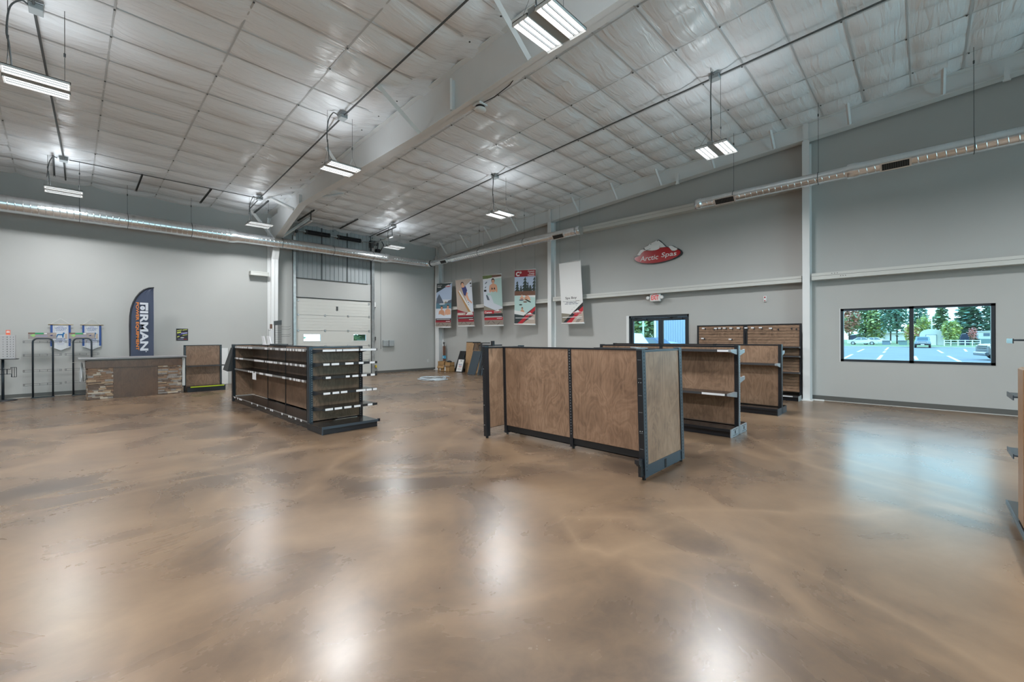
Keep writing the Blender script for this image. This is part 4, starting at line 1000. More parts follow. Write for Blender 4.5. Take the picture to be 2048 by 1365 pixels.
# ---- a double sided gondola row running along +y
def gondola(label, xc, y0, ys, zt, xf, xb, shelves_f=(), brk_b=(), endm=M_BRKT, hole=False, tags=()):
    global t
    t = thing('shelving_gondola', label, 'store shelving', (xc, (y0 + ys[-1]) / 2, 0), 'shelving gondolas')
    def Q(name, mb, parent=None):
        return mb.build(name, parent=parent or t)
    y1 = ys[-1]
    pr = [y0] + list(ys)
    for a, b in zip(pr[:-1], pr[1:]):
        m_ = MB(); m_.box(xc - .036, xc - .016, a + .03, b - .03, .15, zt - .025, M_PLY); Q('wall_panel', m_)
        m_ = MB(); m_.box(xc + .016, xc + .036, a + .03, b - .03, .15, zt - .025, M_PLY); Q('wall_panel', m_)
        m_ = MB(); m_.box(xc - .04, xc + .04, a + .03, b - .03, zt - .025, zt, M_BLACK); Q('top_rail', m_)
    for y in pr:
        m_ = MB(); m_.box(xc - .045, xc + .045, y - .028, y + .028, .0, zt + .004, M_BLACK); slots_x(m_, xc - .0455, y, .2, zt - .03, m=M_BLACKM)
        if y == y0:
            m_.box(xc - .012, xc + .045, y - .032, y - .028, .0, zt, endm); slots_y(m_, y - .0325, xc + .028, .15, zt - .03, m=M_BLACKM)
        Q('upright', m_)
    for s, xe in ((-1, xf), (1, xb)):
        m_ = MB(); xa, xb_ = sorted((xc + s * .046, xe))
        xin = xe - s * .025
        m_.box(xin - .004, xin + .004, y0 - .02, y1, .004, .105, M_BLACK)              # kick plate
        Q('kick_plate', m_)
        m_ = MB(); m_.box(xa, xb_, y0 - .02, y1, .105, .122, M_SHELF)
        m_.box(xe - .004, xe + .004, y0 - .02, y1, .088, .128, M_BLACK); dk = Q('base_deck', m_)
        m_ = MB(); m_.box(xa, xb_ - .0 if s > 0 else xb_, y0 - .035, y0 - .021, .0, .125, endm)  # lighter end steel: window light put into its colour
        if hole:
            c = xc + s * .22
            m_.box(c - .02, c + .02, y0 - .037, y0 - .035, .04, .09, M_BLACKM); m_.box(c - .10, c + .10, y0 - .0365, y0 - .035, .02, .026, M_BLACKM); m_.box(c - .10, c + .10, y0 - .0365, y0 - .035, .103, .109, M_BLACKM)
        Q('base_end', m_)
    for z, d, tgs in shelves_f:
        m_ = MB(); m_.box(xc - .05 - d, xc - .05, y0 + .03, y1 - .03, z, z + .014, M_SHELF); m_.box(xc - .054 - d, xc - .05 - d, y0 + .03, y1 - .03, z - .022, z + .016, M_CLEAR)
        s = Q('shelf', m_)
        m_ = MB(); m_.poly([(xc - .05, y0 - .015, z + .014), (xc - .05, y0 - .015, z - .07), (xc - .12, y0 - .015, z - .06), (xc - .05 - d, y0 - .015, z - .022), (xc - .05 - d, y0 - .015, z + .014)], (0, .045, 0), M_BRKT); Q('shelf_bracket', m_, s)
        for a, b in tgs:
            m_ = MB(); m_.box(xc - .057 - d, xc - .054 - d, y0 + a, y0 + b, z - .02, z + .012, M_TAG); Q('price_tag', m_, s)
    for z, d in brk_b:
        m_ = MB(); m_.poly([(xc + .05, y0 - .015, z + .014), (xc + .05, y0 - .015, z - .09), (xc + .12, y0 - .015, z - .07), (xc + .05 + d, y0 - .015, z - .03), (xc + .05 + d, y0 - .015, z + .024), (xc + .05 + d - .03, y0 - .015, z + .014)], (0, .03, 0), M_BRKT); Q('shelf_bracket', m_)
    return t
gondola('wood-backed gondola with window-lit pale base ends, standing just behind the near bare gondola', 7.33, 2.13, (3.36, 4.58), 1.385, 6.92, 7.70,
        shelves_f=((1.315, .30, ((.02, .18),)), (.645, .34, ((.06, .40),))), brk_b=((1.30, .30), (.86, .30)), hole=True)
gondola('farther wood-backed gondola standing between the slatted wall units and the pale-ended gondola', 9.80, 2.06, (3.29, 4.52, 5.75), 1.37, 9.45, 10.16,
        shelves_f=((.985, .25, ()),), brk_b=((1.22, .25),), endm=M_SHEENSTEEL)

# ---- slatted wall units against the end wall
for lab, y0, y1, full in (('tall slatted wood wall unit next to the white column', 2.12, 3.34, True), ('tall slatted wood wall unit next to the glass doors', 3.35, 4.57, False)):
    t = thing('slatwall_unit', lab, 'store shelving', (12.15, (y0 + y1) / 2, 0), 'slatted wood wall units')
    m_ = MB(); n = 22; z0, z1 = .19, 1.815
    m_.box(12.225, 12.24, y0 + .045, y1 - .045, z0, z1, M_BLACKM)
    for k in range(n):
        a = z0 + (z1 - z0) * k / n; b = z0 + (z1 - z0) * (k + 1) / n - .007
        m_.box(12.205, 12.225, y0 + .045, y1 - .045, a, b, M_PLYH)
    m_.build('slat_panel', parent=t)
    for y in (y0, y1 - .045):
        m_ = MB(); m_.box(12.19, 12.25, y, y + .043, 0, 1.84, M_BLACK); slots_x(m_, 12.1895, y + .02, .15, 1.8, m=M_BLACKM); m_.build('upright', parent=t)
    m_ = MB(); m_.box(12.19, 12.25, y0 + .045, y1 - .047, 1.815, 1.84, M_BLACK); m_.build('top_rail', parent=t)
    m_ = MB(); m_.box(11.86, 12.19, y0 + .01, y1 - .01, .10, .118, M_SHELF); m_.box(11.855, 11.862, y0 + .01, y1 - .01, .09, .125, M_CLEAR); m_.box(11.885, 11.893, y0 + .01, y1 - .01, 0, .10, M_BLACK); m_.box(11.86, 12.19, y0 + .002, y0 + .01, 0, .12, M_GREY); bd = m_.build('base_deck', parent=t)
    m_ = MB(); m_.box(11.85, 11.855, y0 + .12, y0 + .32, .095, .122, M_TAG); m_.build('price_tag', parent=bd)
    for z in (1.27, 1.05, .66):
        m_ = MB(); m_.box(11.95, 12.19, y0 + .02, y1 - .03, z, z + .013, M_SHELF); m_.box(11.945, 11.95, y0 + .02, y1 - .03, z - .018, z + .016, M_CLEAR); s = m_.build('shelf', parent=t)
        m_ = MB(); m_.poly([(12.19, y0 + .012, z - .05), (12.19, y0 + .012, z + .016), (11.945, y0 + .012, z + .016), (11.945, y0 + .012, z - .015)], (0, .006, 0), M_CLEAR); m_.build('shelf_bracket', parent=s)
    hk = [(.10, 1.70, 0), (.20, 1.715, 0), (.48, 1.70, 0), (.62, 1.71, 1), (.84, 1.73, 1), (1.02, 1.73, 1), (1.17, 1.73, 1)] if full else [(.12, 1.73, 1), (.30, 1.73, 1), (.46, 1.735, 1), (.58, 1.735, 1), (.68, 1.73, 1), (.76, 1.72, 0), (1.0, 1.735, 1), (.32, 1.44, 1), (1.02, 1.46, 1)]
    for dy, z, tg in hk:
        m_ = MB(); m_.tube([(12.20, y0 + dy, z), (12.10, y0 + dy, z - .004), (12.05, y0 + dy, z + .01)], .004, M_CLEAR, n=5); m_.box(12.185, 12.203, y0 + dy - .014, y0 + dy + .014, z - .02, z + .025, M_CLEAR); h = m_.build('display_hook', parent=t)
        if tg:
            m_ = MB(); m_.box(12.043, 12.047, y0 + dy - .034, y0 + dy + .034, z + .004, z + .036, M_TAG); m_.build('price_tag', parent=h)

# ---- big island with price strips
t = thing('shelving_island', 'long wood-backed shelving island with rows of white price tags and an end shelf stack', 'store shelving', (3.25, 9.6, 0))
XC, ZT = 3.26, 1.375
def I(name, mb, parent=None): return mb.build(name, parent=parent or t)
YJ = [7.46, 8.60, 9.76, 10.92, 12.08]
for a, b in zip(YJ[:-1], YJ[1:]):
    for x in (XC - .036, XC + .016):
        m_ = MB(); m_.box(x, x + .02, a + .025, b - .025, .15, ZT - .025, M_PLY); I('wall_panel', m_)
    m_ = MB(); m_.box(XC - .04, XC + .04, a + .025, b - .025, ZT - .025, ZT, M_BLACK); I('top_rail', m_)
for y in YJ[1:-1]:
    m_ = MB(); m_.box(XC - .042, XC + .042, y - .022, y + .022, 0, ZT, M_BLACK); I('upright', m_)
# end frames (near and far) with wood panels
for y, nm in ((7.40, 'near'), (12.12, 'far')):
    x0, x1 = 2.79, 3.73
    for x, s in ((x0, 1), (x1, -1)):
        xa, xb_ = sorted((x, x + s * .06)); m_ = MB(); m_.box(xa, xb_, y - .045, y + .045, .0, ZT + .006, M_BLACK)
        if nm == 'near':
            m_.box(xa, xb_, y - .048, y - .045, .1, ZT, M_SHEENSTEEL if s > 0 else M_BLACK); slots_y(m_, y - .0485, xb_ - .018 if s > 0 else xa + .018, .14, ZT - .02, m=M_SLOT)
            m_.box(xa - .003, xa, y - .01, y + .008, .1, ZT, M_SHEENSTEEL)
        I('upright', m_)
    m_ = MB(); m_.box(x0 + .06, x1 - .06, y - .03, y - .012, .14, ZT - .02, M_PLY); I('end_panel', m_)
    m_ = MB(); m_.box(x0 + .06, x1 - .06, y - .036, y + .036, ZT - .02, ZT + .004, M_SHEENSTEEL if nm == 'near' else M_BLACK); I('top_rail', m_)
# base decks: two long sides and the near end
rt = random.Random(3)
for s, xe in ((-1, 2.80), (1, 3.72)):
    xa, xb_ = sorted((XC + s * .045, xe)); m_ = MB(); m_.box(xa, xb_, 7.45, 12.2, .105, .122, M_SHELF); m_.box(xe - .004, xe + .004, 7.45, 12.22, .115, .13, M_STRIP); m_.box(xe - .004, xe + .004, 7.45, 12.22, .092, .115, M_SHELF); bd = I('base_deck', m_)
    m_ = MB(); m_.box(xe - s * .02 - .004, xe - s * .02 + .004, 7.40, 12.25, .003, .105, M_SHELF); I('kick_plate', m_)
    if s < 0:
        for y in (11.9, 11.65, 11.5, 11.42, 11.34, 10.55, 10.15, 9.62, 9.3, 9.2, 8.66, 8.3, 8.2, 7.98, 7.72):
            m_ = MB(); m_.box(xe - .008, xe - .004, y - .03, y + .03, .094, .132, M_TAG); I('price_tag', m_, bd)
m_ = MB(); m_.box(2.77, 3.73, 6.80, 7.35, .105, .122, M_SHELF); m_.box(2.77, 3.73, 6.795, 6.803, .088, .128, M_SHEENSTEEL); bd = I('base_deck', m_)
m_ = MB(); m_.box(2.78, 3.72, 6.815, 6.823, .003, .105, M_BLACK); m_.box(2.78, 2.79, 6.82, 7.37, .003, .105, M_BLACK); m_.box(3.71, 3.72, 6.82, 7.37, .003, .105, M_BLACK); m_.box(2.776, 2.79, 6.80, 6.83, 0, .125, M_SHEENSTEEL); I('kick_plate', m_)
m_ = MB(); m_.box(3.735, 3.76, 6.79, 6.84, .085, .135, M_BLACK); I('deck_corner', m_)
# shelves of the near end
ends = {1.325: [(.0, .22), (.235, .335), (.35, .64), (.67, .98)], 1.10: [(.01, .115), (.15, .28), (.39, .54), (.64, .73), (.85, .95)], .885: [(.05, .135), (.40, .47), (.52, .63), (.69, .79), (.87, .95)],
        .63: [(.01, .125), (.165, .28), (.31, .425), (.59, .77), (.785, .89), (.91, .99)], .37: [(.04, .17), (.20, .33), (.37, .50), (.55, .67), (.81, .90)]}
for z, tg in ends.items():
    m_ = MB(); m_.box(2.85, 3.79, 6.96, 7.35, z, z + .013, M_SHELF); m_.box(2.85, 3.80, 6.955, 6.96, z - .020, z + .020, M_BLACKM); s = I('shelf', m_)
    for x in (2.845, 3.66): 
        m_ = MB(); m_.poly([(x, 7.355, z + .013), (x, 7.355, z - .06), (x, 7.25, z - .05), (x, 6.97, z - .012), (x, 6.97, z + .013)], (.006, 0, 0), M_BLACK); I('shelf_bracket', m_, s)
    for a, b in tg:
        m_ = MB(); m_.box(2.85 + .95 * a, 2.85 + .95 * b, 6.951, 6.955, z - .017, z + .017, M_TAG); I('price_tag', m_, s)
# long shelves on the side facing the hall
rows = ((1.315, [11.95, 11.8, 11.68, 11.56, 11.44, 11.34, 11.22, 11.1, 10.9, 10.8, 10.7, 9.75, 9.68, 9.4, 9.1, 9.0, 8.8, 8.72, 8.6, 8.46, 8.32, 8.18, 8.04, 7.92, 7.84, 7.72]),
        (1.05, [11.9, 11.8, 11.6, 11.5, 11.4, 10.45, 10.36, 10.28, 10.2, 10.1, 10.0, 9.9, 9.72, 9.6, 9.5, 9.42, 9.34, 9.2, 9.1, 8.85, 8.8, 8.5, 8.3, 8.06, 7.84, 7.72]),
        (.785, [10.9, 10.75, 10.62, 10.4, 10.1, 10.02, 9.94, 9.7, 9.62, 9.54, 9.46, 9.38, 8.72, 8.64, 8.34, 8.14, 8.02, 7.92, 7.74]))
for z, tg in rows:
    m_ = MB(); m_.box(2.84, 3.215, 7.47, 12.07, z, z + .013, M_SHELF); m_.box(2.834, 2.84, 7.62, 12.12, z - .018, z + .018, M_STRIP); s = I('shelf', m_)
    for y in YJ[:-1]:
        m_ = MB(); m_.poly([(3.215, y + .03, z), (3.215, y + .03, z - .06), (2.86, y + .03, z - .012), (2.86, y + .03, z)], (0, .005, 0), M_BLACK); I('shelf_bracket', m_, s)
    for y in tg:
        w2 = rt.uniform(.025, .042); m_ = MB(); m_.box(2.829, 2.834, y - w2, y + w2, z - .02, z + .02, M_TAG); I('price_tag', m_, s)
m_ = MB(); m_.box(2.826, 2.829, 10.36, 10.62, .63, .775, M_TAG); I('shelf_sign', m_)
m_ = MB(); m_.poly([(2.80, 12.28, 1.30), (2.84, 12.22, 1.30), (2.72, 12.24, .72), (2.66, 12.40, .76)], (.22, 0, 0), M_DKGREY); I('side_panel', m_)
# things resting on the island
for i, (y, lean, lab) in enumerate(((11.25, .24, 'narrow white card stand on top of the island, farther from the wire rack'), (10.85, .24, 'narrow white card stand on top of the island, nearer the wire rack'))):
    b = MB(); b.poly([(3.22, y, ZT + .002), (3.22, y - .20, ZT + .002), (3.26, y - .20 + .28, ZT + .205), (3.26, y + .28, ZT + .205)], (.008, 0, 0), M_TAG); b.box(3.20, 3.30, y - .20, y, ZT, ZT + .012, M_TAG)
    tag(b.build('card_stand', origin=(3.25, y - .1, ZT)), lab, 'sign holder', 'card stands on the island')
b = MB(); b.bbox(3.15, 3.36, 10.0, 10.55, ZT + .001, ZT + .028, M_DTEAL); b.box(3.15, 3.36, 9.75, 9.98, ZT + .001, ZT + .010, M_BLACKM); tag(b.build('shelf_tray', origin=(3.25, 10.2, ZT)), 'dark green tray lying on top of the long island', 'tray')

# ---- wire grid rack behind the island
t = thing('wire_grid_rack', 'black wire grid spinner rack with small header signs behind the long island', 'display rack', (4.17, 13.5, 0))
b = MB(); b.cyl((4.17, 13.5, .0), (4.17, 13.5, .03), .3, M_BLACK, n=20); b.cyl((4.17, 13.5, .03), (4.17, 13.5, 2.0), .015, M_BLACK, n=8); b.build('stand', parent=t)
b = MB()
for k in range(9): x = 4.13 + .19 * k / 8; b.tube([(x, 13.42, .4), (x, 13.42, 1.92)], .003, M_BLACK, n=4)
for k in range(30): z = .4 + 1.5 * k / 29; b.tube([(4.13, 13.42, z), (4.32, 13.42, z)], .003, M_BLACK, n=4)
b.build('grid_panel', parent=t, )
b = MB()
for x in (4.005, 4.06, 4.115): b.tube([(x, 13.5, .4), (x, 13.5, 1.79)], .004, M_BLACK, n=4)
for k in range(6): z = .5 + .25 * k; b.tube([(4.005, 13.5, z), (4.12, 13.5, z)], .003, M_BLACK, n=4)
b.build('grid_panel', parent=t)
b = MB(); b.box(4.045, 4.12, 13.46, 13.47, 1.34, 1.77, M_TAG); b.build('price_board', parent=t)
b = MB(); b.box(4.03, 4.09, 13.45, 13.46, 1.80, 1.93, M_BRN); b.build('header_sign', parent=t)['label'] = 'brown header card'
b = MB(); b.poly([(4.12, 13.42, 1.90), (4.31, 13.36, 1.915), (4.31, 13.36, 2.045), (4.12, 13.42, 2.02)], (0, .01, 0), M_DKGREY); b.build('header_sign', parent=t)['label'] = 'dark grey header card'
for z in (1.86, 1.79, 1.63, 1.58):
    b = MB(); b.tube([(4.32, 13.42, z), (4.48, 13.32, z - .005), (4.53, 13.29, z + .02)], .003, M_BLACK, n=4); b.build('display_hook', parent=t)

# ---- single wood shelf unit by the counter
t = thing('shelving_unit', 'single wood-backed shelf unit with a lime green base edge beside the stone counter', 'store shelving', (2.82, 15.3, 0))
for x in (2.355, 3.235):
    b = MB(); b.box(x, x + .05, 15.43, 15.49, 0, 1.335, M_BLACK); slots_y(b, 15.4295, x + .025, .2, 1.3); b.build('upright', parent=t)
b = MB(); b.box(2.405, 3.235, 15.45, 15.47, .15, 1.315, M_PLY); b.build('wall_panel', parent=t)
b = MB(); b.box(2.405, 3.235, 15.44, 15.48, 1.315, 1.335, M_BLACK); b.build('top_rail', parent=t)
b = MB(); b.box(2.40, 3.30, 15.10, 15.43, .73, .743, M_SHELF); b.box(2.40, 3.31, 15.095, 15.10, .715, .747, M_CLEAR); b.box(3.285, 3.33, 15.09, 15.11, .71, .75, M_BLACK); b.build('shelf', parent=t)
b = MB(); b.box(2.36, 3.30, 15.00, 15.43, .135, .152, M_SHELF); bd = b.build('base_deck', parent=t)
M_LIME = mat('lime_green_edge', srgb(178, 200, 30)[:3], .4)
b = MB(); b.box(2.44, 3.25, 14.992, 15.0, .128, .158, M_LIME); b.build('edge_strip', parent=bd)['label'] = 'lime green edge strip'
b = MB(); b.box(2.37, 3.29, 15.02, 15.03, .0, .135, M_BLACK); b.box(2.37, 2.38, 15.03, 15.43, 0, .135, M_BLACK); b.box(3.28, 3.29, 15.03, 15.43, 0, .135, M_BLACK); b.build('kick_plate', parent=t)

# ---- service counter
M_SLAB = mat('grey_laminate_top', (.22, .215, .22), .35)
ST = [mat('ledgestone_%s' % n_, srgb(*c)[:3], .85, bump=(40, .6), var=(9, .25)) for n_, c in (('brown', (150, 124, 104)), ('tan', (188, 164, 138)), ('grey', (158, 152, 147)), ('pale', (202, 192, 178)), ('dark', (118, 102, 92)))]
t = thing('service_counter', 'service counter with stacked stone corners, brown panels and a grey top', 'counter', (1.3, 15.4, 0))
b = MB(); b.bbox(.20, 2.352, 14.98, 15.86, 1.0, 1.042, M_SLAB); b.build('countertop', parent=t)
b = MB(); b.box(.335, 2.262, 15.03, 15.10, .785, .965, M_COUNTER); b.box(.335, .40, 15.10, 15.8, .785, .965, M_COUNTER); b.box(2.2, 2.262, 15.10, 15.8, .785, .965, M_COUNTER); b.box(.36, 2.24, 15.05, 15.10, .965, 1.0, M_COUNTER); b.build('fascia', parent=t)
b = MB(); b.box(.84, 1.73, 15.06, 15.10, .0, .785, M_COUNTER); b.build('front_panel', parent=t)
b = MB(); b.box(.42, 2.18, 15.13, 15.80, .0, 1.0, M_COUNTER); b.build('carcass', parent=t)
rs = random.Random(11)
for x0, x1 in ((.37, .84), (1.73, 2.235)):
    b = MB(); z = .0
    while z < .775:
        h = rs.choice((.022, .03, .036, .045, .055)); h = min(h, .782 - z)
        for face in ('front', 'side'):
            if face == 'front': a0, a1 = x0, x1
            else: a0, a1 = 15.08, 15.80
            a = a0
            while a < a1 - .01:
                L_ = min(rs.uniform(.07, .24), a1 - a); o = rs.uniform(.0, .022); m_ = rs.choice(ST + [ST[0], ST[2], ST[4]])
                if face == 'front': b.bbox(a, a + L_ - .002, 15.055 - o, 15.13, z + .001, z + h - .001, m_, b=.004)
                elif x0 < 1: b.bbox(x0 - .005 - o, x0 + .06, a, a + L_ - .002, z + .001, z + h - .001, m_, b=.004)
                else: b.bbox(x1 - .06, x1 + .005 + o, a, a + L_ - .002, z + .001, z + h - .001, m_, b=.004)
                a += L_
        z += h
    b.build('stone_pillar', parent=t)
b = MB(); b.bbox(2.275, 2.345, 15.18, 15.72, .19, .985, M_STEEL); b.cyl((2.31, 15.178, .94), (2.31, 15.18, .94), .008, M_DKGREY, n=8); b.build('end_board', parent=t)['label'] = 'white board on the counter end'
t = thing('plastic_bag', 'crumpled clear plastic bag hanging on a white hook at the stone counter end', 'bag', (.27, 15.4, .45))
b = MB(); P0 = []
for k in range(9):
    z = .93 - .06 * k; w_ = .03 + .045 * math.sin(min(1, k / 5) * PI / 2); P0.append((z, w_))
vs = []; fs = []
for k, (z, w_) in enumerate(P0):
    for j in range(10):
        a = 2 * PI * j / 10; q = 1 + .35 * math.sin(3 * a + k) * .5
        vs.append((.265 + w_ * .5 * q * math.cos(a), 15.35 + w_ * 1.4 * q * math.sin(a), z))
for k in range(8):
    for j in range(10): fs.append((k * 10 + j, (k + 1) * 10 + j, (k + 1) * 10 + (j + 1) % 10, k * 10 + (j + 1) % 10))
b.add(vs, fs, mat('milky_plastic', (.62, .65, .68), .25, spec=.6)); b.build('bag', parent=t)
b = MB(); b.tube([(.10, 15.33, .935), (.25, 15.34, .955), (.330, 15.36, .955)], .004, M_WHITE, n=6); b.build('hook', parent=t)

# ---- feather flag
M_FLAG = mat('navy_flag_cloth', srgb(62, 70, 92)[:3], .55, bump=(3, .2)); M_FSLV = mat('flag_pole_sleeve', (.02, .022, .028), .6); M_FW = mat('flag_white', srgb(205, 208, 216)[:3], .6); M_FO = mat('flag_orange', srgb(222, 132, 48)[:3], .6)
t = thing('feather_flag', 'tall curved navy feather flag with white and orange lettering behind the stone counter', 'flag', (1.27, 16.35, 0))
arc = [(1.262, 1.0), (1.262, 1.9), (1.268, 2.18), (1.29, 2.38), (1.335, 2.56), (1.40, 2.72), (1.48, 2.85), (1.57, 2.945), (1.68, 3.005), (1.795, 3.03)]
b = MB(); nC = 9; vs = []; fs = []
rowsz = [1.02 + (3.02 - 1.02) * i / 30 for i in range(31)]
def leftx(z):
    for (xa, za), (xb_, zb) in zip(arc[:-1], arc[1:]):
        if za <= z <= zb: return xa + (xb_ - xa) * (z - za) / (zb - za)
    return arc[-1][0]
for z in rowsz:
    xl = leftx(z); xr = 1.787
    for j in range(nC):
        u = j / (nC - 1); x = xl + (xr - xl) * u
        vs.append((x, 16.35 + .012 * math.sin(u * 9 + z * 4) * u + (.02 * math.sin(u * 14 + z * 9) * max(0, (z - 2.4)) ), z))
for i in range(30):
    for j in range(nC - 1): fs.append((i * nC + j, i * nC + j + 1, (i + 1) * nC + j + 1, (i + 1) * nC + j))
b.add(vs, fs, M_FLAG, smooth=True); b.build('cloth', parent=t)
b = MB(); b.tube([(1.262, 16.35, .06)] + [(x, 16.35, z) for x, z in arc], [.014] * 2 + [.024] + [.022] * (len(arc) - 3) + [.016], M_FSLV, n=8); b.build('pole', parent=t)
b = MB(); b.box(.95, 1.58, 16.33, 16.37, .0, .03, M_BLACKM); b.box(1.24, 1.28, 16.05, 16.65, .0, .03, M_BLACKM); b.cyl((1.262, 16.35, .03), (1.262, 16.35, .12), .02, M_BLACKM); b.build('cross_base', parent=t)
P = Plane((0, 16.315, 0), (1, 0, 0), (0, 0, 1)); b = MB()
P.text(b, 'IRMAN', 1.478, 1.660, 1.18, 2.33, M_FW, 0, bold=.035, rot=True)
P.rect(b, 1.600, 1.660, 2.345, 2.572, M_FW, 0); P.rect(b, 1.478, 1.660, 2.515, 2.572, M_FW, .001); P.ell(b, 1.535, 2.415, .055, .060, M_FW, 0); P.ell(b, 1.535, 2.415, .012, .013, M_LAV, .002)
P.ell(b, 1.61, 1.15, .014, .014, M_FW, 0); b.build('lettering', parent=t)['label'] = 'large white lettering reading down'
b = MB(); P.text(b, 'POWER EQUIPMENT', 1.378, 1.456, 1.196, 2.575, M_FO, 0, bold=.02, rot=True); b.build('lettering', parent=t)['label'] = 'orange lettering reading down'

# ---- pennants
M_PBLUE = mat('pennant_blue', srgb(40, 76, 140)[:3], .6); M_PCL = mat('pennant_cloth', srgb(205, 208, 212)[:3], .65); M_TEAL = mat('pennant_animal_blue', srgb(24, 98, 150)[:3], .6); M_PTXT = mat('pennant_text_blue', srgb(52, 88, 148)[:3], .6); M_BRASS = mat('brass_rod', (.45, .34, .18), .35, metal=.7); M_TAN = mat('pennant_tan', srgb(190, 170, 150)[:3], .65)
def pennant(x0, label, ftype):
    t = thing('wall_pennant', label, 'pennant', (x0 + .19, 16.86, 1.2), 'pair of champion pennants')
    P = Plane((x0, 16.855, 1.20), (1, 0, 0), (0, 0, 1)); w_ = .382; b = MB()
    b.poly([P.at(0, .12), P.at(w_ / 2, 0), P.at(w_, .12), P.at(w_, .715), P.at(0, .715)], (0, .006, 0), M_PCL)
    P.rect(b, .0, .045, .13, .715, M_PBLUE, .001); P.rect(b, w_ - .045, w_, .13, .715, M_PBLUE, .001)
    for u in (.066, w_ - .070): P.rect(b, u, u + .004, .10, .70, M_STN2, .001)
    P.poly(b, [(.066, .085), (w_ / 2, .012), (w_ - .066, .085), (w_ - .066, .078), (w_ / 2, .004), (.066, .078)], M_STN2, .001)
    P.rect(b, .14, .24, .655, .668, M_LAV, .001); P.rect(b, .10, .29, .515, .522, M_LAV, .001); P.rect(b, .09, .30, .235, .241, M_LAV, .001); P.rect(b, .12, .26, .20, .206, M_LAV, .001); P.rect(b, .13, .25, .17, .176, M_LAV, .001)
    P.rect(b, .27, .31, .33, .47, M_TAN, .0008); b.build('cloth', parent=t)
    b = MB(); P.text(b, 'LINCOLN', .088, .298, .605, .645, M_PTXT, .002, bold=.02); P.text(b, 'COUNTY', .10, .29, .55, .592, M_PTXT, .002, bold=.02); P.text(b, 'RESERVE', .10, .28, .305, .345, M_PTXT, .002, bold=.02); P.text(b, 'CHAMPION', .085, .30, .255, .293, M_PTXT, .002, bold=.02); b.build('lettering', parent=t)
    A = [(.10, .36), (.125, .36), (.135, .41), (.15, .43), (.215, .425), (.225, .36), (.243, .36), (.25, .43), (.255, .465), (.275, .475), (.27, .49), (.245, .505), (.232, .49), (.225, .462), (.14, .462), (.122, .445), (.115, .40)]
    if ftype: A = [(u + .012, v) for u, v in A]
    b = MB(); P.poly(b, A, M_TEAL, .003); b.build('animal_emblem', parent=t)
    b = MB(); b.tube([P.at(-.04, .715, .008), P.at(w_ + .05, .715, .008)], .010, M_BRASS, n=8); b.build('rod', parent=t)
    b = MB(); b.tube([P.at(0, .72, .005), P.at(w_ / 2, .88, -.02), P.at(w_, .72, .005)], .003, M_WHITE, n=4); b.build('cord', parent=t)
pennant(-.295, 'white champion pennant with a clear blue animal, hung between the two tall wire racks', 0)
pennant(.308, 'white champion pennant whose animal is half hidden by the rack nearer the counter', 1)

# ---- wire racks with arch frames
M_RK = mat('dark_blue_black_tube', (.022, .032, .042), .35); M_WIRE = mat('grey_wire', (.20, .21, .215), .4, metal=.4); M_HDR = mat('header_print_grey', srgb(150, 142, 140)[:3], .6); M_HGRN = mat('header_green', srgb(60, 150, 100)[:3], .5); M_HLG = mat('header_light_green', srgb(150, 200, 120)[:3], .5)
def archrack(x0, x1, y, label, grp, rails, rx0, rx1):
    t = thing('wire_display_rack', label, 'display rack', ((x0 + x1) / 2, y, 0), grp)
    b = MB(); pts = [(x0, y, .02), (x0, y, 1.44)]
    for i in range(1, 7): a = PI / 2 * i / 6; pts.append((x0 + .09 * (1 - math.cos(a)), y, 1.44 + .10 * math.sin(a)))
    for i in range(6, 0, -1): a = PI / 2 * i / 6; pts.append((x1 - .09 * (1 - math.cos(a)), y, 1.44 + .10 * math.sin(a)))
    pts += [(x1, y, 1.44), (x1, y, .02)]
    b.tube(pts, .019, M_RK, n=8); b.build('arch_frame', parent=t)
    b = MB(); b.box(x0 - .03, x1 + .03, y - .10, y + .14, 0, .02, M_BLACK); b.build('base_plate', parent=t)
    for z in rails:
        b = MB(); yy = y + .05
        for dz in (0, .045): b.tube([(rx0, yy, z + dz), (rx1, yy, z + dz)], .0045, M_WIRE, n=4)
        for k in (0, .03, .42, .62, .96, 1.0): x = rx0 + (rx1 - rx0) * k; b.tube([(x, yy, z - .01), (x, yy, z + .05)], .0045, M_WIRE, n=4)
        for x in (x0, x1): b.tube([(x, y + .019, z + .02), (x, yy, z + .02)], .006, M_RK, n=4)
        b.build('wire_rail', parent=t)
    P = Plane((x0 - .08, y + .03, 1.535), (1, 0, 0), (0, 0, 1)); w_ = .50; b = MB(); b.poly([P.at(0, 0), P.at(w_, 0), P.at(w_, .16), P.at(0, .16)], (0, .006, 0), M_HDR)
    P.rect(b, .12, .27, .115, .158, M_HGRN, .001); P.rect(b, .28, .33, .12, .15, M_BW, .001); P.poly(b, [(.03, .09), (.10, .125), (.13, .09), (.09, .045)], M_HLG, .001); P.rect(b, .0, .12, .13, .16, M_BRN, .0008); P.rect(b, .14, .34, .06, .075, M_LAV, .001); P.poly(b, [(.35, .06), (.5, .12), (.5, .16), (.38, .12)], M_TAUPE, .001); P.poly(b, [(.36, .09), (.44, .11), (.42, .07)], M_NAVY, .0015); b.build('header_sign', parent=t)
    return t
archrack(-.60, -.245, 16.60, 'tall arched wire rack standing next to the pegboard spinner', 'arched wire racks', (1.435, 1.09, .68, .325), -.765, -.09)
archrack(.13, .485, 16.60, 'tall arched wire rack standing partly behind the stone counter', 'arched wire racks', (1.43, 1.09, .68, .34), -.02, .635)

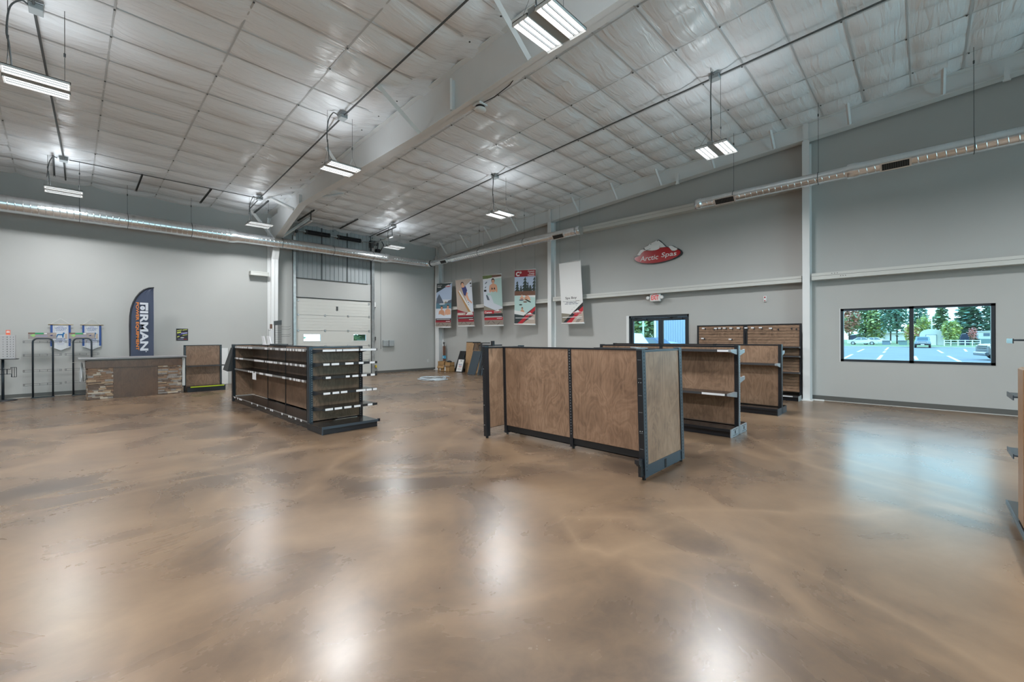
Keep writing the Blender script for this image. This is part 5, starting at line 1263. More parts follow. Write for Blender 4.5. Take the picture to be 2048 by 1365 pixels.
# ---- pegboard spinner at the photo edge
M_PEG = mat('white_pegboard', (.46, .46, .47), .5)
t = thing('pegboard_spinner', 'grey pegboard box on a black pole stand with a small orange card on top', 'display rack', (-1.09, 16.45, 0))
b = MB(); b.bbox(-1.30, -.985, 16.30, 16.60, 1.04, 1.63, M_PEG); b.poly([(-.985, 16.31, 1.04), (-.885, 16.40, 1.04), (-.885, 16.58, 1.04), (-.985, 16.59, 1.04)], (0, 0, .59), M_PEG)
for i in range(5):
    for k in range(9):
        x = -1.27 + .065 * i; z = 1.09 + .06 * k; w_ = .008 if i % 2 else .014
        b.box(x - w_ / 2, x + w_ / 2, 16.297, 16.30, z, z + .018, M_BLACKM)
for i in range(2):
    for k in range(9): x = -.96 + .045 * i; z = 1.09 + .06 * k; yq = 16.31 + .09 * (x + .985) / .1 - .004; b.box(x - .004, x + .004, yq - .001, yq + .004, z, z + .016, M_BLACKM)
b.build('pegboard_box', parent=t)
b = MB(); b.box(-1.33, -.83, 16.27, 16.62, 1.025, 1.038, M_BLACKM); b.build('shelf', parent=t)
b = MB(); b.cyl((-1.09, 16.45, .03), (-1.09, 16.45, 1.03), .026, M_RK, n=12); b.build('pole', parent=t)
b = MB(); b.tube([(-1.09, 16.45, 0), (-1.09, 16.45, .012), (-1.09, 16.45, .03)], [.25, .25, .2], M_BLACK, n=28); b.build('base_disc', parent=t)
b = MB()
for s in (-1, 1):
    b.tube([(-1.09, 16.42, .78), (-1.09 + s * .13, 16.40, .78), (-1.09 + s * .13, 16.40, .82), (-1.09 + s * .15, 16.40, .82)], .006, M_RK, n=4); b.tube([(-1.09, 16.42, .66), (-1.09 + s * .14, 16.40, .66), (-1.09 + s * .14, 16.40, .58)], .006, M_RK, n=4)
    for q in (.15, .19, .225): b.tube([(-1.09 + s * q, 16.40, .58), (-1.09 + s * q, 16.40, .82)], .005, M_RK, n=4)
    b.tube([(-1.09 + s * .07, 16.41, .65), (-1.09 + s * .07, 16.41, .78)], .008, M_RK, n=4); b.tube([(-1.09 + s * .15, 16.40, .58), (-1.09 + s * .225, 16.40, .58)], .005, M_RK, n=4); b.tube([(-1.09 + s * .15, 16.40, .82), (-1.09 + s * .225, 16.40, .82)], .005, M_RK, n=4)
b.build('wire_arm', parent=t)
b = MB(); b.box(-1.04, -.965, 16.44, 16.446, 1.63, 1.755, mat('orange_card', srgb(226, 112, 84)[:3], .6)); b.box(-1.03, -.975, 16.437, 16.44, 1.69, 1.715, M_BW); b.box(-1.025, -.98, 16.437, 16.44, 1.725, 1.735, M_BW); b.build('price_card', parent=t)
b = MB(); b.poly([(-.97, 16.38, 1.63), (-.89, 16.42, 1.63), (-.89, 16.42, 1.60), (-.93, 16.40, 1.56), (-.97, 16.38, 1.59)], (-.004, -.01, 0), M_HLG); b.build('label_card', parent=t)

# ---- heap in the far corner
t = thing('cardboard_box', 'open cardboard box on the floor in the far corner, nearest the corner column', 'box', (12.0, 16.0, 0), 'cardboard boxes in the corner')
def obox(b, x0, x1, y0, y1, z0, z1, m):
    w_ = .01
    b.box(x0, x1, y0, y1, z0, z0 + w_, m); b.box(x0, x0 + w_, y0, y1, z0, z1, m); b.box(x1 - w_, x1, y0, y1, z0, z1, m); b.box(x0, x1, y0, y0 + w_, z0, z1, m); b.box(x0, x1, y1 - w_, y1, z0, z1, m)
b = MB(); obox(b, 11.85, 12.12, 15.66, 16.14, .0, .25, M_CARD); b.build('box_body', parent=t)
b = MB(); b.box(11.845, 11.85, 15.92, 16.00, .02, .16, M_BW); b.build('shipping_label', parent=t)
b = MB(); b.poly([(11.85, 15.66, .25), (11.85, 16.14, .25), (11.80, 16.14, .14), (11.80, 15.66, .14)], (.004, 0, 0), M_CARD); b.build('flap', parent=t)
t = thing('cardboard_box', 'cardboard box with a white label on the floor next to the black leaning panels', 'box', (11.95, 15.45, 0), 'cardboard boxes in the corner')
b = MB(); obox(b, 11.82, 12.10, 15.22, 15.62, .0, .25, M_CARD); b.build('box_body', parent=t)
b = MB(); b.box(11.814, 11.82, 15.52, 15.60, .03, .22, M_BW); b.build('shipping_label', parent=t)
b = MB(); b.poly([(11.82, 15.22, .25), (11.82, 15.62, .25), (11.76, 15.62, .27), (11.76, 15.22, .27)], (.004, 0, .004), M_BW); b.build('flap', parent=t)
t = thing('cardboard_box', 'upper cardboard box stacked on top of the box nearest the corner column', 'box', (12.0, 16.0, .25), 'cardboard boxes in the corner')
b = MB(); obox(b, 11.87, 12.13, 15.68, 16.16, .252, .44, M_CARD); b.build('box_body', parent=t)
t = thing('cardboard_box', 'small upper cardboard box with a black item poking out of its top', 'box', (11.95, 15.45, .25), 'cardboard boxes in the corner')
b = MB(); obox(b, 11.85, 12.10, 15.24, 15.60, .252, .42, M_CARD); b.build('box_body', parent=t)
b = MB(); b.ball((11.98, 15.45, .425), (.10, .15, .07), M_BLACKM, seg=10, rings=6); tag(b.build('black_bundle', origin=(11.98, 15.45, .35)), 'black rolled bundle lying in the small upper cardboard box', 'bundle')
t = thing('boxed_pole', 'tall narrow dark carton with a blue band standing in the far corner', 'carton', (12.35, 16.4, 0))
b = MB(); b.box(12.29, 12.37, 16.24, 16.35, 0, 1.13, M_BRN); b.tube([(12.33, 16.29, 1.13), (12.33, 16.30, 1.22), (12.32, 16.31, 1.24), (12.33, 16.29, 1.31)], [.02, .02, .035, .05], M_DKGREY, n=6); b.build('carton', parent=t)
b = MB(); b.box(12.283, 12.377, 16.215, 16.38, .54, .68, mat('blue_label', srgb(70, 160, 200)[:3], .5)); b.box(12.28, 12.283, 16.26, 16.34, .59, .63, M_BW); b.build('label_band', parent=t)
def leaner(name, label, cat, yb0, yb1, xb, yt0, yt1, xt, zt, th, m, extra=None, group=None):
    """flat board: bottom edge on the floor at xb, top edge at xt"""
    pts = [Vector((xb, yb0, .003)), Vector((xb, yb1, .003)), Vector((xt, yt1, zt)), Vector((xt, yt0, zt))]
    n = (pts[1] - pts[0]).cross(pts[3] - pts[0]).normalized()
    if n.x < 0: n = -n
    b = MB(); b.poly(pts, n * th, m); 
    t = thing(name, label, cat, (xb, (yb0 + yb1) / 2, 0), group); b.build('board', parent=t)
    if extra: extra(t, pts, -n)
    return t
leaner('leaning_panel', 'matte black panel leaning on the wall between the cardboard boxes and the tall wood board', 'panel', 15.33, 15.02, 12.16, 15.22, 14.86, 12.42, .92, .03, M_BLACKM)
leaner('leaning_panel', 'second black panel edge just behind the framed certificate', 'panel', 14.98, 14.84, 12.14, 14.84, 14.80, 12.40, .92, .03, M_BLACK)
leaner('wood_board', 'tall light wood board with a black top edge leaning on the end wall', 'board', 14.62, 13.75, 12.20, 14.77, 13.83, 12.42, 1.33, .02, M_RAWOAK,
       extra=lambda t, p, n: MB().poly([p[3] + n * .001, p[2] + n * .001, p[2] + n * .001 - Vector((0, 0, .03)), p[3] + n * .001 - Vector((0, 0, .03))], n * .006, M_BLACKM).build('edge_trim', parent=t))
def cert(t, p, n):
    P = Plane(p[0], p[1] - p[0], p[3] - p[0]); b = MB(); P.n = n; P.rect(b, .08, .86, .05, .95, M_BW, .004)
    for v, s in ((.85, .22), ): P.ell(b, .5, v, .14, .022, M_BLK, .006)
    P.text(b, 'DEALER', .24, .76, .53, .61, M_PTXT, .006, bold=.02); P.rect(b, .30, .70, .485, .50, M_RED, .006); P.text(b, 'YEAR', .28, .74, .36, .45, M_RED, .006, bold=.02)
    for v in (.26, .22, .18): P.rect(b, .22, .78, v, v + .014, M_STN, .006)
    b.build('certificate', parent=t)
leaner('framed_certificate', 'framed white certificate with red lettering leaning against the wood board', 'picture frame', 14.98, 14.50, 11.95, 14.98, 14.50, 12.12, .58, .03, M_BLACKM, extra=cert)
def lip(t, p, n):
    P = Plane(p[0], p[1] - p[0], p[3] - p[0]); P.n = n
    b = MB(); P.rect(b, 0, 1, 0, .02, M_SHEENSTEEL, .004); b.build('bottom_lip', parent=t)
leaner('shelf_deck_panel', 'glossy dark shelf deck standing on end in front of the stack, reflecting blue', 'panel', 13.70, 13.22, 11.55, 13.86, 13.33, 12.02, .96, .02, mat('gloss_black_blue_sheen', (.02, .035, .05), .16, spec=.8), extra=lip)  # blue reflection put into the near-black base colour
for i in range(3):
    y = 13.16 - .11 * i
    leaner('shelf_deck_panel', ['dark shelf deck edge first behind the blue glossy deck', 'dark shelf deck edge second behind the blue glossy deck', 'dark shelf deck edge third behind the blue glossy deck'][i], 'panel', y, y - .07, 11.62, y + .14, y + .07, 12.06, 1.16 + .02 * i, .02, (M_SHEENSTEEL, M_BLACK, M_SHEENSTEEL)[i], group='shelf decks stacked on end')
b = MB()
for k in range(6): b.poly([(11.98 + .02 * k, 13.80 - .07 * k, .975), (11.98 + .02 * k, 13.84 - .07 * k, .975), (12.06 + .02 * k, 13.84 - .07 * k, 1.27), (12.06 + .02 * k, 13.80 - .07 * k, 1.27)], (.02, 0, 0), (M_BLACK, M_SHEENSTEEL, M_CLEAR)[k % 3])
b.box(11.95, 12.25, 13.05, 13.80, 1.28, 1.31, M_BLACKM); tag(b.build('shelf_bracket_stack', origin=(12.1, 13.5, .97)), 'jumble of black shelf brackets stacked on top of the leaning shelf decks', 'shelf parts')
# ---- hose coil, cable on the floor
t = thing('hose_coil', 'loose coil of pale blue-white hose lying on the open floor before the far corner', 'hose', (9.22, 12.9, 0))
b = MB(); pts = []
for i in range(150):
    a = 2 * PI * i / 30.0; R_ = .50 + .045 * math.sin(i * .31) - .02 * (i / 30)
    pts.append((9.22 + R_ * math.cos(a) * 1.0 + .03 * math.sin(i * .13), 12.88 + R_ * 1.12 * math.sin(a), .022 + .012 * (i // 30) + .006 * math.sin(i * .9)))
pts += [(9.55, 12.75, .09), (9.48, 12.62, .12), (9.60, 12.45, .12), (9.78, 12.55, .06)]
b.tube(pts, .013, mat('pale_hose', (.48, .55, .60), .35), n=6); b.build('hose', parent=t)
b = MB(); b.bbox(12.30, 12.36, 1.70, 1.90, .0, .035, M_WHITE); b.tube([(12.34, 1.92, .015), (12.40, 1.97, .012), (12.44, 2.0, .04)], .006, M_WHITE, n=5); tag(b.build('power_strip', origin=(12.33, 1.8, 0)), 'small white power strip on the floor at the foot of the white column', 'power strip')

# ---- wood-ended fixture at the right edge of the view
t = thing('shelving_gondola', 'wood-ended gondola cut off by the photo edge, in front of the picture window wall', 'store shelving', (5.3, -.9, 0))
b = MB(); b.box(3.6, 5.66, -1.25, -.515, .085, .10, M_SHELF); b.box(3.6, 5.66, -.515, -.505, .07, .105, M_SHEENSTEEL); b.build('base_deck', parent=t)
b = MB(); b.box(3.62, 5.63, -.545, -.537, .0, .085, M_BLACK); b.box(5.62, 5.63, -1.25, -.545, 0, .085, M_BLACK); b.build('kick_plate', parent=t)
b = MB(); b.bbox(4.87, 5.14, -.56, -.522, .10, 1.285, M_OAK, b=.012); b.build('end_panel', parent=t)['label'] = 'low oak end panel'
b = MB(); r_ = .05; pts = [(5.32, -1.25, .10), (5.32, -.585, .10), (5.32, -.585, 1.86 - r_)] + [(5.32, -.585 - r_ + r_ * math.cos(a), 1.86 - r_ + r_ * math.sin(a)) for a in (.3, .6, .9, 1.2, PI / 2)] + [(5.32, -1.25, 1.86)]
b.poly(pts, (.035, 0, 0), M_OAK); b.build('back_panel', parent=t)['label'] = 'tall oak panel with a rounded corner'
for z in (1.485, 1.02, .54):
    b = MB(); b.box(5.36, 5.72, -1.2, -.525, z, z + .013, M_SHEENSTEEL); b.box(5.36, 5.72, -.525, -.518, z - .02, z + .02, M_CLEAR if z > 1.2 else M_SHEENSTEEL); b.build('shelf', parent=t)
# ------------------------------------------------------------------ outdoors, seen through the glass
GZ = -.15
M_ASPH = mat('asphalt', (.17, .172, .178), .8, var=(.4, .12)); M_LINE = mat('parking_paint', (.75, .75, .72), .7); M_GRASS = mat('lawn', (.20, .24, .10), .9, var=(.3, .25)); M_CURB = mat('pale_concrete', (.42, .41, .37), .8)
mb = MB(); mb.box(12.72, 84.5, -60, 60, GZ - .2, GZ, M_ASPH)
def stripe(x0, y0, x1, y1, w=.10):
    d = Vector((x1 - x0, y1 - y0, 0)).normalized(); n = Vector((-d.y, d.x, 0)) * w
    mb.face([Vector((x0, y0, GZ + .004)) - n, Vector((x1, y1, GZ + .004)) - n, Vector((x1, y1, GZ + .004)) + n, Vector((x0, y0, GZ + .004)) + n], M_LINE)
for q in ((39.9, 4.35, 50.2, 4.8), (58.5, 5.15, 70.8, 5.6), (40.2, 2.4, 49.7, 2.7), (57, 2.98, 62, 3.1), (66, 3.3, 83, 3.8), (41.2, .4, 48.8, .6), (58.9, -1.28, 70.7, -1.1), (40.2, -1.65, 51.1, -1.4), (66, -3.2, 78, -3.6)): stripe(*q)
struct('parking_lot', mb)
mb = MB(); mb.box(84.5, 260, -120, 120, GZ - .2, GZ + .03, M_GRASS); mb.box(84.4, 84.7, -60, 60, GZ - .1, GZ + .12, M_CURB); mb.box(-40, 84.5, 60, 120, GZ - .2, GZ + .02, M_GRASS); mb.box(-40, 12.7, 17.2, 60, GZ - .2, GZ, M_ASPH); struct('lawn', mb)

def leafmat(n, c): return mat('leaf_' + n, srgb(*c)[:3], .75, var=(1.5, .45))
LG = leafmat('dark_green', (128, 152, 124)); LM = leafmat('mid_green', (160, 182, 136)); LY = leafmat('yellow_green', (208, 212, 130)); LO = leafmat('orange_red', (232, 172, 150)); LB = leafmat('blue_green', (132, 170, 152)); LP = leafmat('pink_red', (226, 148, 140)); M_BARK = mat('bark', (.07, .055, .045), .9)
rt = random.Random(21)
def tree(x, y, h, r, m, label, kind='round', z0=GZ, base=.18, group='trees beyond the parking lot', n=1500, trunk=True, m2=None):
    t = thing('tree', label, 'tree', (x, y, z0), group)
    b = MB(); b.tube([(x, y, z0), (x + .05, y, z0 + h * .5), (x, y + .05, z0 + h * .92)], [max(.08, r * .07), r * .05, r * .015], M_BARK, n=7); b.build('trunk', parent=t)
    b = MB()
    for i in range(n):
        if kind == 'fir':
            u = rt.random() ** .6; lay = math.floor((1 - u) * 11) / 11.0
            zz = h * (base + (1 - base) * (1 - u)); rr_ = r * (u * .9 + .12) * rt.uniform(.25, 1.05)
            zz -= rr_ * .22
        else:
            while True:
                p = Vector((rt.uniform(-1, 1), rt.uniform(-1, 1), rt.uniform(-1, 1)))
                if .35 < p.length < 1: break
            k = 1 + .25 * math.sin(p.x * 5 + p.z * 7 + x) * math.cos(p.y * 6)
            rr_ = None; cx, cy, cz_ = x + p.x * r * k, y + p.y * r * k, z0 + h * (base + (1 - base) * .5) + p.z * h * (1 - base) * .5 * k
        if rr_ is not None:
            a = rt.uniform(0, 2 * PI); cx, cy, cz_ = x + rr_ * math.cos(a), y + rr_ * math.sin(a), z0 + zz
        s = r * rt.uniform(.10, .22)
        a = rt.uniform(0, 2 * PI); tl = rt.uniform(-.7, .7) if kind != 'fir' else rt.uniform(-.35, .2)
        d1 = Vector((math.cos(a), math.sin(a), tl)) * s; d2 = Vector((-math.sin(a), math.cos(a), rt.uniform(-.6, .6))) * s * .8
        c = Vector((cx, cy, cz_))
        b.face([c - d1 - d2 * .4, c - d2 * .9 + d1 * .2, c + d1, c + d2], m if (m2 is None or rt.random() < .7) else m2)
    b.build('crown', parent=t)
tree(126, 12.6, 8.8, 2.0, LO, 'orange and red tree at the edge of the picture window nearest the white column', base=.25, m2=LM)
tree(136, 10.4, 9.3, 2.2, LM, 'mid green leafy tree next to the orange red tree', base=.1, m2=LG)
tree(134, 8.2, 8.6, 2.0, LM, 'yellowish green tree behind the roof of the tan house', base=.1, m2=LY)
tree(124, 5.3, 10.5, 1.9, LB, 'tall blue green spreading tree with two dark trunks beyond the dumpsters', base=.24, m2=LG, n=1300)
tree(122, 4.2, 9.8, 1.8, LB, 'second blue green spreading tree just left of the window mullion', base=.24, m2=LG, n=1200)
tree(116, 1.75, 4.1, 1.25, LY, 'low yellow and pink shrub tree behind the window mullion', base=.12, m2=LO)
tree(120, .1, 5.6, 1.2, LY, 'yellow green tree above the pale hoop shed', base=.15, m2=LM)
tree(140, 1.2, 9.6, 1.9, LB, 'blue green tree far behind the hoop shed', base=.1, m2=LG)
tree(131, -2.6, 10.8, 2.3, LM, 'tall grey green fir behind the hoop shed', 'fir', base=.08, m2=LG, n=1500)
tree(105.5, -3.3, 4.3, 1.2, LY, 'round light green tree beside the hoop shed', base=.2, m2=LM)
tree(128, -6.3, 12.6, 3.0, LB, 'huge teal fir filling the upper corner of the picture window', 'fir', base=.06, m2=LG, n=2000)
tree(127, -9.6, 12.0, 2.8, LB, 'second huge teal fir at the window edge', 'fir', base=.06, m2=LG, n=1600)
tree(108, -6.0, 3.2, .62, LP, 'small pink red tree by the white rail fence', base=.3, m2=LO, n=420)
for i, (x, y, h, r) in enumerate(((60, 31.2, 7.5, 2.3), (62, 28.6, 7.0, 2.2), (66, 33.5, 8, 2.4))):
    tree(x, y, h, r, LM, ['bushy green tree behind the white van seen through the glass doors', 'bushy green tree behind the blue car seen through the glass doors', 'bushy green tree farther off seen through the glass doors'][i], base=.05, m2=LY, group='trees beyond the glass doors', n=1100)
for i, (x, y, h, r) in enumerate(((32.5, 62, 9, 4.5), (20.5, 64, 6, 3.0))):
    tree(x, y, h, r, LM, ['green tree outside seen in the overhead door pane nearer the corner', 'green tree outside seen in the overhead door pane nearer the column'][i], base=.05, m2=LG, group='trees beyond the overhead door', n=700)

# houses and sheds
M_SID = mat('pale_siding', (.52, .52, .48), .7); M_SIDB = mat('tan_siding', (.45, .42, .36), .7); M_ROOFM = mat('pale_roof', (.48, .50, .50), .6); M_DOPEN = mat('dark_opening', (.03, .035, .06), .8); M_TEALB = mat('grey_green_paint', (.14, .21, .21), .6)
t = thing('house', 'long pale house with a dark carport beyond the parking lot', 'house', (190, 13, GZ))
b = MB(); b.box(190, 196, 4.5, 15.0, GZ, 2.45, M_SID); b.box(189.4, 190.0, 9.6, 12.2, GZ, 2.6, M_SIDB); b.build('wall', parent=t)
b = MB(); b.poly([(189, 3.8, 2.4), (189, 9.4, 2.5), (189, 12.0, 3.8), (189, 9.5, 3.95), (189, 4.2, 2.6)], (8, 0, 0), M_ROOFM); b.poly([(189, 9.0, 2.5), (189, 14.9, 2.45), (189, 12.2, 3.75)], (8, 0, 0), M_ROOFM); b.build('roof', parent=t)
b = MB(); b.box(189.3, 189.9, 14.2, 19.2, GZ, 2.2, M_DOPEN); b.poly([(189, 14.2, 2.2), (189, 19.6, 1.75), (189, 19.6, 2.0), (189, 14.2, 2.75)], (7, 0, 0), M_ROOFM); b.box(189, 189.3, 18.9, 19.2, GZ, 1.8, M_PAPER); b.box(189, 189.3, 14.1, 14.4, GZ, 2.3, M_PAPER); b.build('carport', parent=t)
for y in (12.6, 11.4):
    b = MB(); b.box(189.2, 189.38, y, y + .75, .7, 2.0, M_PAPER); b.box(189.15, 189.2, y + .1, y + .65, .8, 1.9, M_MTN); b.build('window', parent=t)
t = thing('hoop_shed', 'pale rounded hoop shed with a framed doorway and a tall white pole', 'shed', (107, -.9, GZ))
b = MB(); pts = [(107, .66, GZ), (107, .66, 1.75), (107, .5, 2.2), (107, .1, 2.55), (107, -.4, 2.72), (107, -.93, 2.78), (107, -1.45, 2.70), (107, -1.95, 2.5), (107, -2.35, 2.15), (107, -2.5, 1.7), (107, -2.5, GZ)]
b.poly(pts, (6, 0, 0), M_SID); b.build('shell', parent=t)
b = MB(); b.box(106.9, 107, -1.55, -.15, GZ, 1.72, M_BW); b.box(106.88, 106.9, -1.55, -1.49, GZ, 1.75, M_MTN); b.box(106.88, 106.9, -.21, -.15, GZ, 1.75, M_MTN); b.box(106.88, 106.9, -1.55, -.15, 1.69, 1.75, M_MTN); b.build('doorway', parent=t)
b = MB(); b.cyl((107.5, -.94, 2.7), (107.5, -.94, 5.06), .07, M_BW, n=8); b.build('pole', parent=t)
t = thing('trailer', 'pale trailer building with a dark green lower wall at the edge of the picture window', 'building', (113, -8.2, GZ))
b = MB(); b.box(113, 117, -10.5, -6.95, .95, 2.25, M_SID); b.box(112.8, 117.2, -10.6, -6.9, 2.25, 2.38, M_ROOFM); b.build('wall', parent=t)
b = MB(); b.box(112.9, 117, -10.5, -7.1, GZ, .95, M_TEALB); b.build('lower_wall', parent=t)
b = MB(); b.box(112.95, 113, -8.3, -7.55, 1.45, 1.98, M_MTN); b.build('window', parent=t)
t = thing('storage_shed', 'dark arched shed behind the pink red tree', 'shed', (114, -5.3, GZ))
b = MB(); b.poly([(114, -4.75, GZ), (114, -4.8, 1.4), (114, -5.0, 1.85), (114, -5.35, 1.95), (114, -5.8, 1.9), (114, -5.95, GZ)], (3, 0, 0), M_DOPEN); b.build('shell', parent=t)
t = thing('rail_fence', 'white rail fence along the back of the parking lot', 'fence', (100, -4.3, GZ))
for z in (.35, .72):
    b = MB(); b.box(100, 100.06, -6.4, -2.3, z, z + .10, M_BW); b.build('rail', parent=t)
for y in (-2.35, -3.1, -3.9, -4.7, -5.5, -6.35):
    b = MB(); b.box(99.96, 100.1, y - .06, y + .06, GZ, .86, M_BW); b.build('post', parent=t)
for lab, y0, y1, sl in (('grey-blue dumpster left of the pair by the parking lot', 4.62, 5.7, 0), ('dark green sloped dumpster nearer the window mullion', 2.3, 3.6, .25)):
    t = thing('dumpster', lab, 'dumpster', (106, (y0 + y1) / 2, GZ), 'dumpsters by the parking lot')
    b = MB(); b.poly([(105.6, y0, GZ + .03), (105.6, y1 - sl, GZ + .03), (105.6, y1, .58), (105.6, y0, .58)], (1.2, 0, 0), M_TEALB if sl else mat('grey_blue_paint', (.15, .2, .25), .6)); b.build('body', parent=t)
    b = MB(); b.poly([(105.5, y0 - .03, .58), (105.5, y1 + .03, .58), (106.9, y1 + .03, .66), (106.9, y0 - .03, .66)], (0, 0, .04), M_DKGREY); b.build('lid', parent=t)

# vehicles: side profile drawn in (along, up), extruded across
M_TYRE = mat('tyre_rubber', (.02, .02, .022), .8); M_RIM = mat('alloy_rim', (.4, .41, .42), .35, metal=.7); M_CGLASS = mat('car_glass', (.05, .09, .11), .08, spec=.8); M_SILV = mat('silver_paint', (.55, .56, .57), .25, metal=.2, coat=.5); M_WHTC = mat('white_paint', (.72, .73, .74), .25, coat=.5); M_NAVC = mat('navy_paint', (.05, .085, .15), .25, coat=.5); M_BLKC = mat('black_paint', (.03, .035, .042), .22, coat=.6); M_CHR = mat('chrome', (.7, .7, .7), .15, metal=.9)
def vehicle(name, label, cat, o, ang, prof, glass, wheels, wid, paint, wr=.33, extra=None, group=None):
    t = thing(name, label, cat, o, group)
    Mx = Matrix.Translation(Vector(o)) @ Matrix.Rotation(ang, 4, 'Z')
    b = MB(); n = len(prof)
    inset = lambda z, zt=max(p[1] for p in prof): wid / 2 - max(0, (z - .85)) * .18
    vs = [(x, inset(z), z) for x, z in prof] + [(x, -inset(z), z) for x, z in prof]
    b.add(vs, [tuple(range(n)), tuple(reversed(range(n, 2 * n)))] + [(i, n + i, n + (i + 1) % n, (i + 1) % n) for i in range(n)], paint, M=Mx); b.build('body', parent=t)
    for g in glass:
        b = MB()
        for s in (1, -1): b.face([(x, s * (inset(z) + .012), z) for x, z in g], M_CGLASS, M=Mx)
        b.build('side_window', parent=t)
    for x in wheels:
        for s in (1, -1):
            b = MB(); b.cyl((x, s * (wid / 2 - .2), wr), (x, s * (wid / 2 + .02), wr), wr, M_TYRE, n=18, M=Mx); b.cyl((x, s * (wid / 2 + .02), wr), (x, s * (wid / 2 + .035), wr), wr * .62, M_RIM, n=14, M=Mx); b.build('wheel', parent=t)
    if extra: extra(t, Mx)
    return t
SED = [(-2.3, .3), (-2.3, .75), (-2.15, .93), (-1.45, .98), (-.75, 1.38), (.35, 1.42), (1.1, 1.02), (1.95, .88), (2.28, .68), (2.32, .3)]
SEDG = [[(-1.25, .98), (-.7, 1.32), (-.2, 1.35), (-.2, .97)], [(-.12, .97), (-.12, 1.36), (.33, 1.36), (.9, 1.0)]]
vehicle('car', 'silver sedan parked side-on beyond the parking lot, the longer one in view', 'car', (106, 8.55, GZ), PI * 1.5, SED, SEDG, (-1.4, 1.4), 1.75, M_SILV, group='cars beyond the parking lot')
vehicle('car', 'white sedan parked partly behind the silver sedan', 'car', (109, 6.9, GZ), PI * 1.5, SED, SEDG, (-1.4, 1.4), 1.75, M_WHTC, group='cars beyond the parking lot')
def suvfront(t, Mx):
    b = MB(); b.face([(1.02, .55, 1.0), (1.02, -.55, 1.0), (.80, -.52, 1.48), (.80, .52, 1.48)], M_CGLASS, M=Mx); b.build('windscreen', parent=t)
    b = MB(); b.box(1.95, 1.99, -.34, .34, .62, .92, M_BLACKM, M=Mx)
    for k in range(7): b.box(1.985, 1.995, -.30 + .1 * k - .03, -.30 + .1 * k + .03, .64, .9, M_SILV, M=Mx)
    b.build('grille', parent=t)
    for s in (-1, 1):
        b = MB(); b.cyl((1.95, s * .48, .78), (2.0, s * .48, .78), .11, M_CHR, n=14, M=Mx); b.build('headlight', parent=t)
    b = MB(); b.box(2.0, 2.15, -.8, .8, .38, .58, M_BLACKM, M=Mx); b.build('bumper', parent=t)
    b = MB(); b.box(2.15, 2.16, -.18, .18, .42, .54, M_BW, M=Mx); b.build('licence_plate', parent=t)
vehicle('suv', 'boxy grey off-road car facing the picture window from across the parking lot', 'car', (84, .2, GZ), PI, [(-1.9, .35), (-1.9, 1.5), (-1.8, 1.58), (.72, 1.58), (.98, 1.05), (1.9, .95), (1.97, .4)], [[(-1.6, 1.0), (-1.6, 1.45), (-.4, 1.45), (-.4, 1.0)], [(-.3, 1.0), (-.3, 1.45), (.6, 1.45), (.8, 1.0)]], (-1.3, 1.35), 1.62, mat('grey_blue_car_paint', (.20, .26, .30), .3, coat=.4), wr=.38, extra=suvfront)
def pick(t, Mx):
    b = MB()
    for z in (.62, .78, .92): b.box(2.72, 2.78, -.72, .72, z, z + .07, M_BLACKM, M=Mx)
    b.box(2.72, 2.76, -.75, .75, .58, 1.02, M_CHR, M=Mx); b.build('grille', parent=t)
    for s in (-1, 1):
        b = MB(); b.bbox(2.45, 2.76, s * .83 - .12, s * .83 + .12, .78, 1.0, M_LENS, M=Mx); b.box(2.3, 2.46, s * .92 - .03, s * .92 + .03, .78, .98, mat('amber_lens', (.8, .3, .1), .3), M=Mx); b.build('headlight', parent=t)
    b = MB(); b.bbox(2.72, 2.92, -.98, .98, .30, .55, M_BLKC, b=.04, M=Mx); b.box(2.93, 2.94, -.9, .9, .46, .5, M_CHR, M=Mx); b.build('bumper', parent=t)
vehicle('pickup_truck', 'black pickup truck nose entering the lower corner of the picture window', 'truck', (44.6, -5.55, GZ), PI * .58, [(-2.8, .45), (-2.8, 1.1), (-.6, 1.15), (-.5, 1.85), (.75, 1.85), (1.3, 1.2), (2.6, 1.1), (2.78, .95), (2.78, .4)], [[(-.35, 1.2), (-.35, 1.75), (.2, 1.75), (.2, 1.2)], [(.28, 1.2), (.28, 1.75), (.7, 1.75), (1.1, 1.2)]], (-1.8, 1.85), 1.95, M_BLKC, wr=.42, extra=pick)
def vanx(t, Mx):
    b = MB(); b.face([(1.72, .72, 1.17), (1.72, -.72, 1.17), (.86, -.60, 1.80), (.86, .60, 1.80)], M_CGLASS, M=Mx); b.build('windscreen', parent=t)
    for s in (-1, 1):
        b = MB(); b.bbox(2.10, 2.36, s * .62 - .16, s * .62 + .16, .62, .84, M_LENS, M=Mx); b.build('headlight', parent=t)
    b = MB(); b.box(2.38, 2.42, -.4, .4, .62, .76, M_BLACKM, M=Mx); b.build('grille', parent=t)
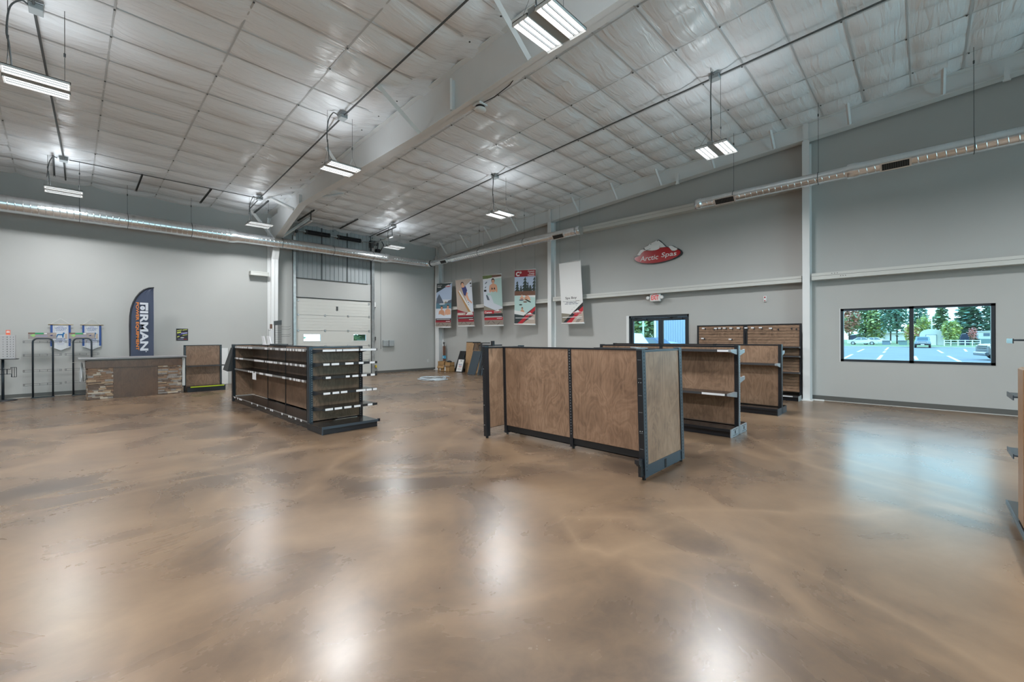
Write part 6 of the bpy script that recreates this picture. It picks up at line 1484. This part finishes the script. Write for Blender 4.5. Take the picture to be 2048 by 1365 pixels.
vehicle('van', 'white van parked just outside the glass doors', 'van', (25.9, 14.35, GZ), PI * 1.28, [(-2.3, .3), (-2.3, 1.85), (-2.1, 2.0), (.8, 1.9), (1.75, 1.15), (2.3, .95), (2.42, .6), (2.4, .3)], [[(-1.9, 1.15), (-1.9, 1.75), (-.2, 1.75), (-.2, 1.15)], [(-.1, 1.15), (-.1, 1.75), (.7, 1.75), (1.35, 1.15)]], (-1.45, 1.5), 1.85, M_WHTC, wr=.36, extra=vanx)
vehicle('car', 'dark blue car with a green load beside the white van outside the glass doors', 'car', (32.5, 15.6, GZ), PI * 1.5, [(-2.2, .3), (-2.2, 1.2), (-1.6, 1.62), (.4, 1.62), (1.1, 1.1), (2.1, .95), (2.25, .3)], [[(-1.5, 1.15), (-1.4, 1.5), (-.5, 1.5), (-.5, 1.15)], [(-.4, 1.15), (-.4, 1.5), (.3, 1.5), (.75, 1.12)]], (-1.35, 1.4), 1.8, M_NAVC)
vehicle('car', 'low silver car in front of the blue-grey ribbed building', 'car', (37.6, 16.7, GZ), PI * 1.5, [(-1.6, .3), (-1.6, .95), (-1.3, 1.15), (-.8, 1.25), (.1, 1.25), (.7, 1.1), (1.6, 1.0), (1.7, .3)], [[(-.7, 1.02), (-.6, 1.2), (.05, 1.2), (.4, 1.05)]], (-1.0, 1.05), 1.6, M_SILV)
M_RIB = mat('blue_grey_ribbed_metal', (.33, .38, .44), .5)
t = thing('ribbed_building', 'blue-grey ribbed metal building seen through the glass doors', 'building', (42, 15, GZ))
b = MB(); b.box(42, 50, 14.0, 20.0, GZ, 7, M_RIB)
for k in range(25): y = 14.02 + .24 * k; b.box(41.95, 42, y, y + .07, GZ, 7, M_RIB)
b.build('wall', parent=t)
b = MB(); b.box(41.93, 42.2, 19.85, 20.05, GZ, 7, M_PAPER); b.build('corner_trim', parent=t)
t = thing('lamp_post', 'slim white post outside the glass doors', 'post', (30, 15.2, GZ)); b = MB(); b.cyl((30, 15.2, GZ), (30, 15.2, 5.5), .06, M_BW, n=10); b.build('post', parent=t)
b = MB(); b.tube([(30, 15.2, 5.5), (30, 14.6, 5.6)], .04, M_BW, n=6); b.bbox(29.9, 30.1, 14.3, 14.7, 5.55, 5.65, M_BW); b.build('lamp_head', parent=t)
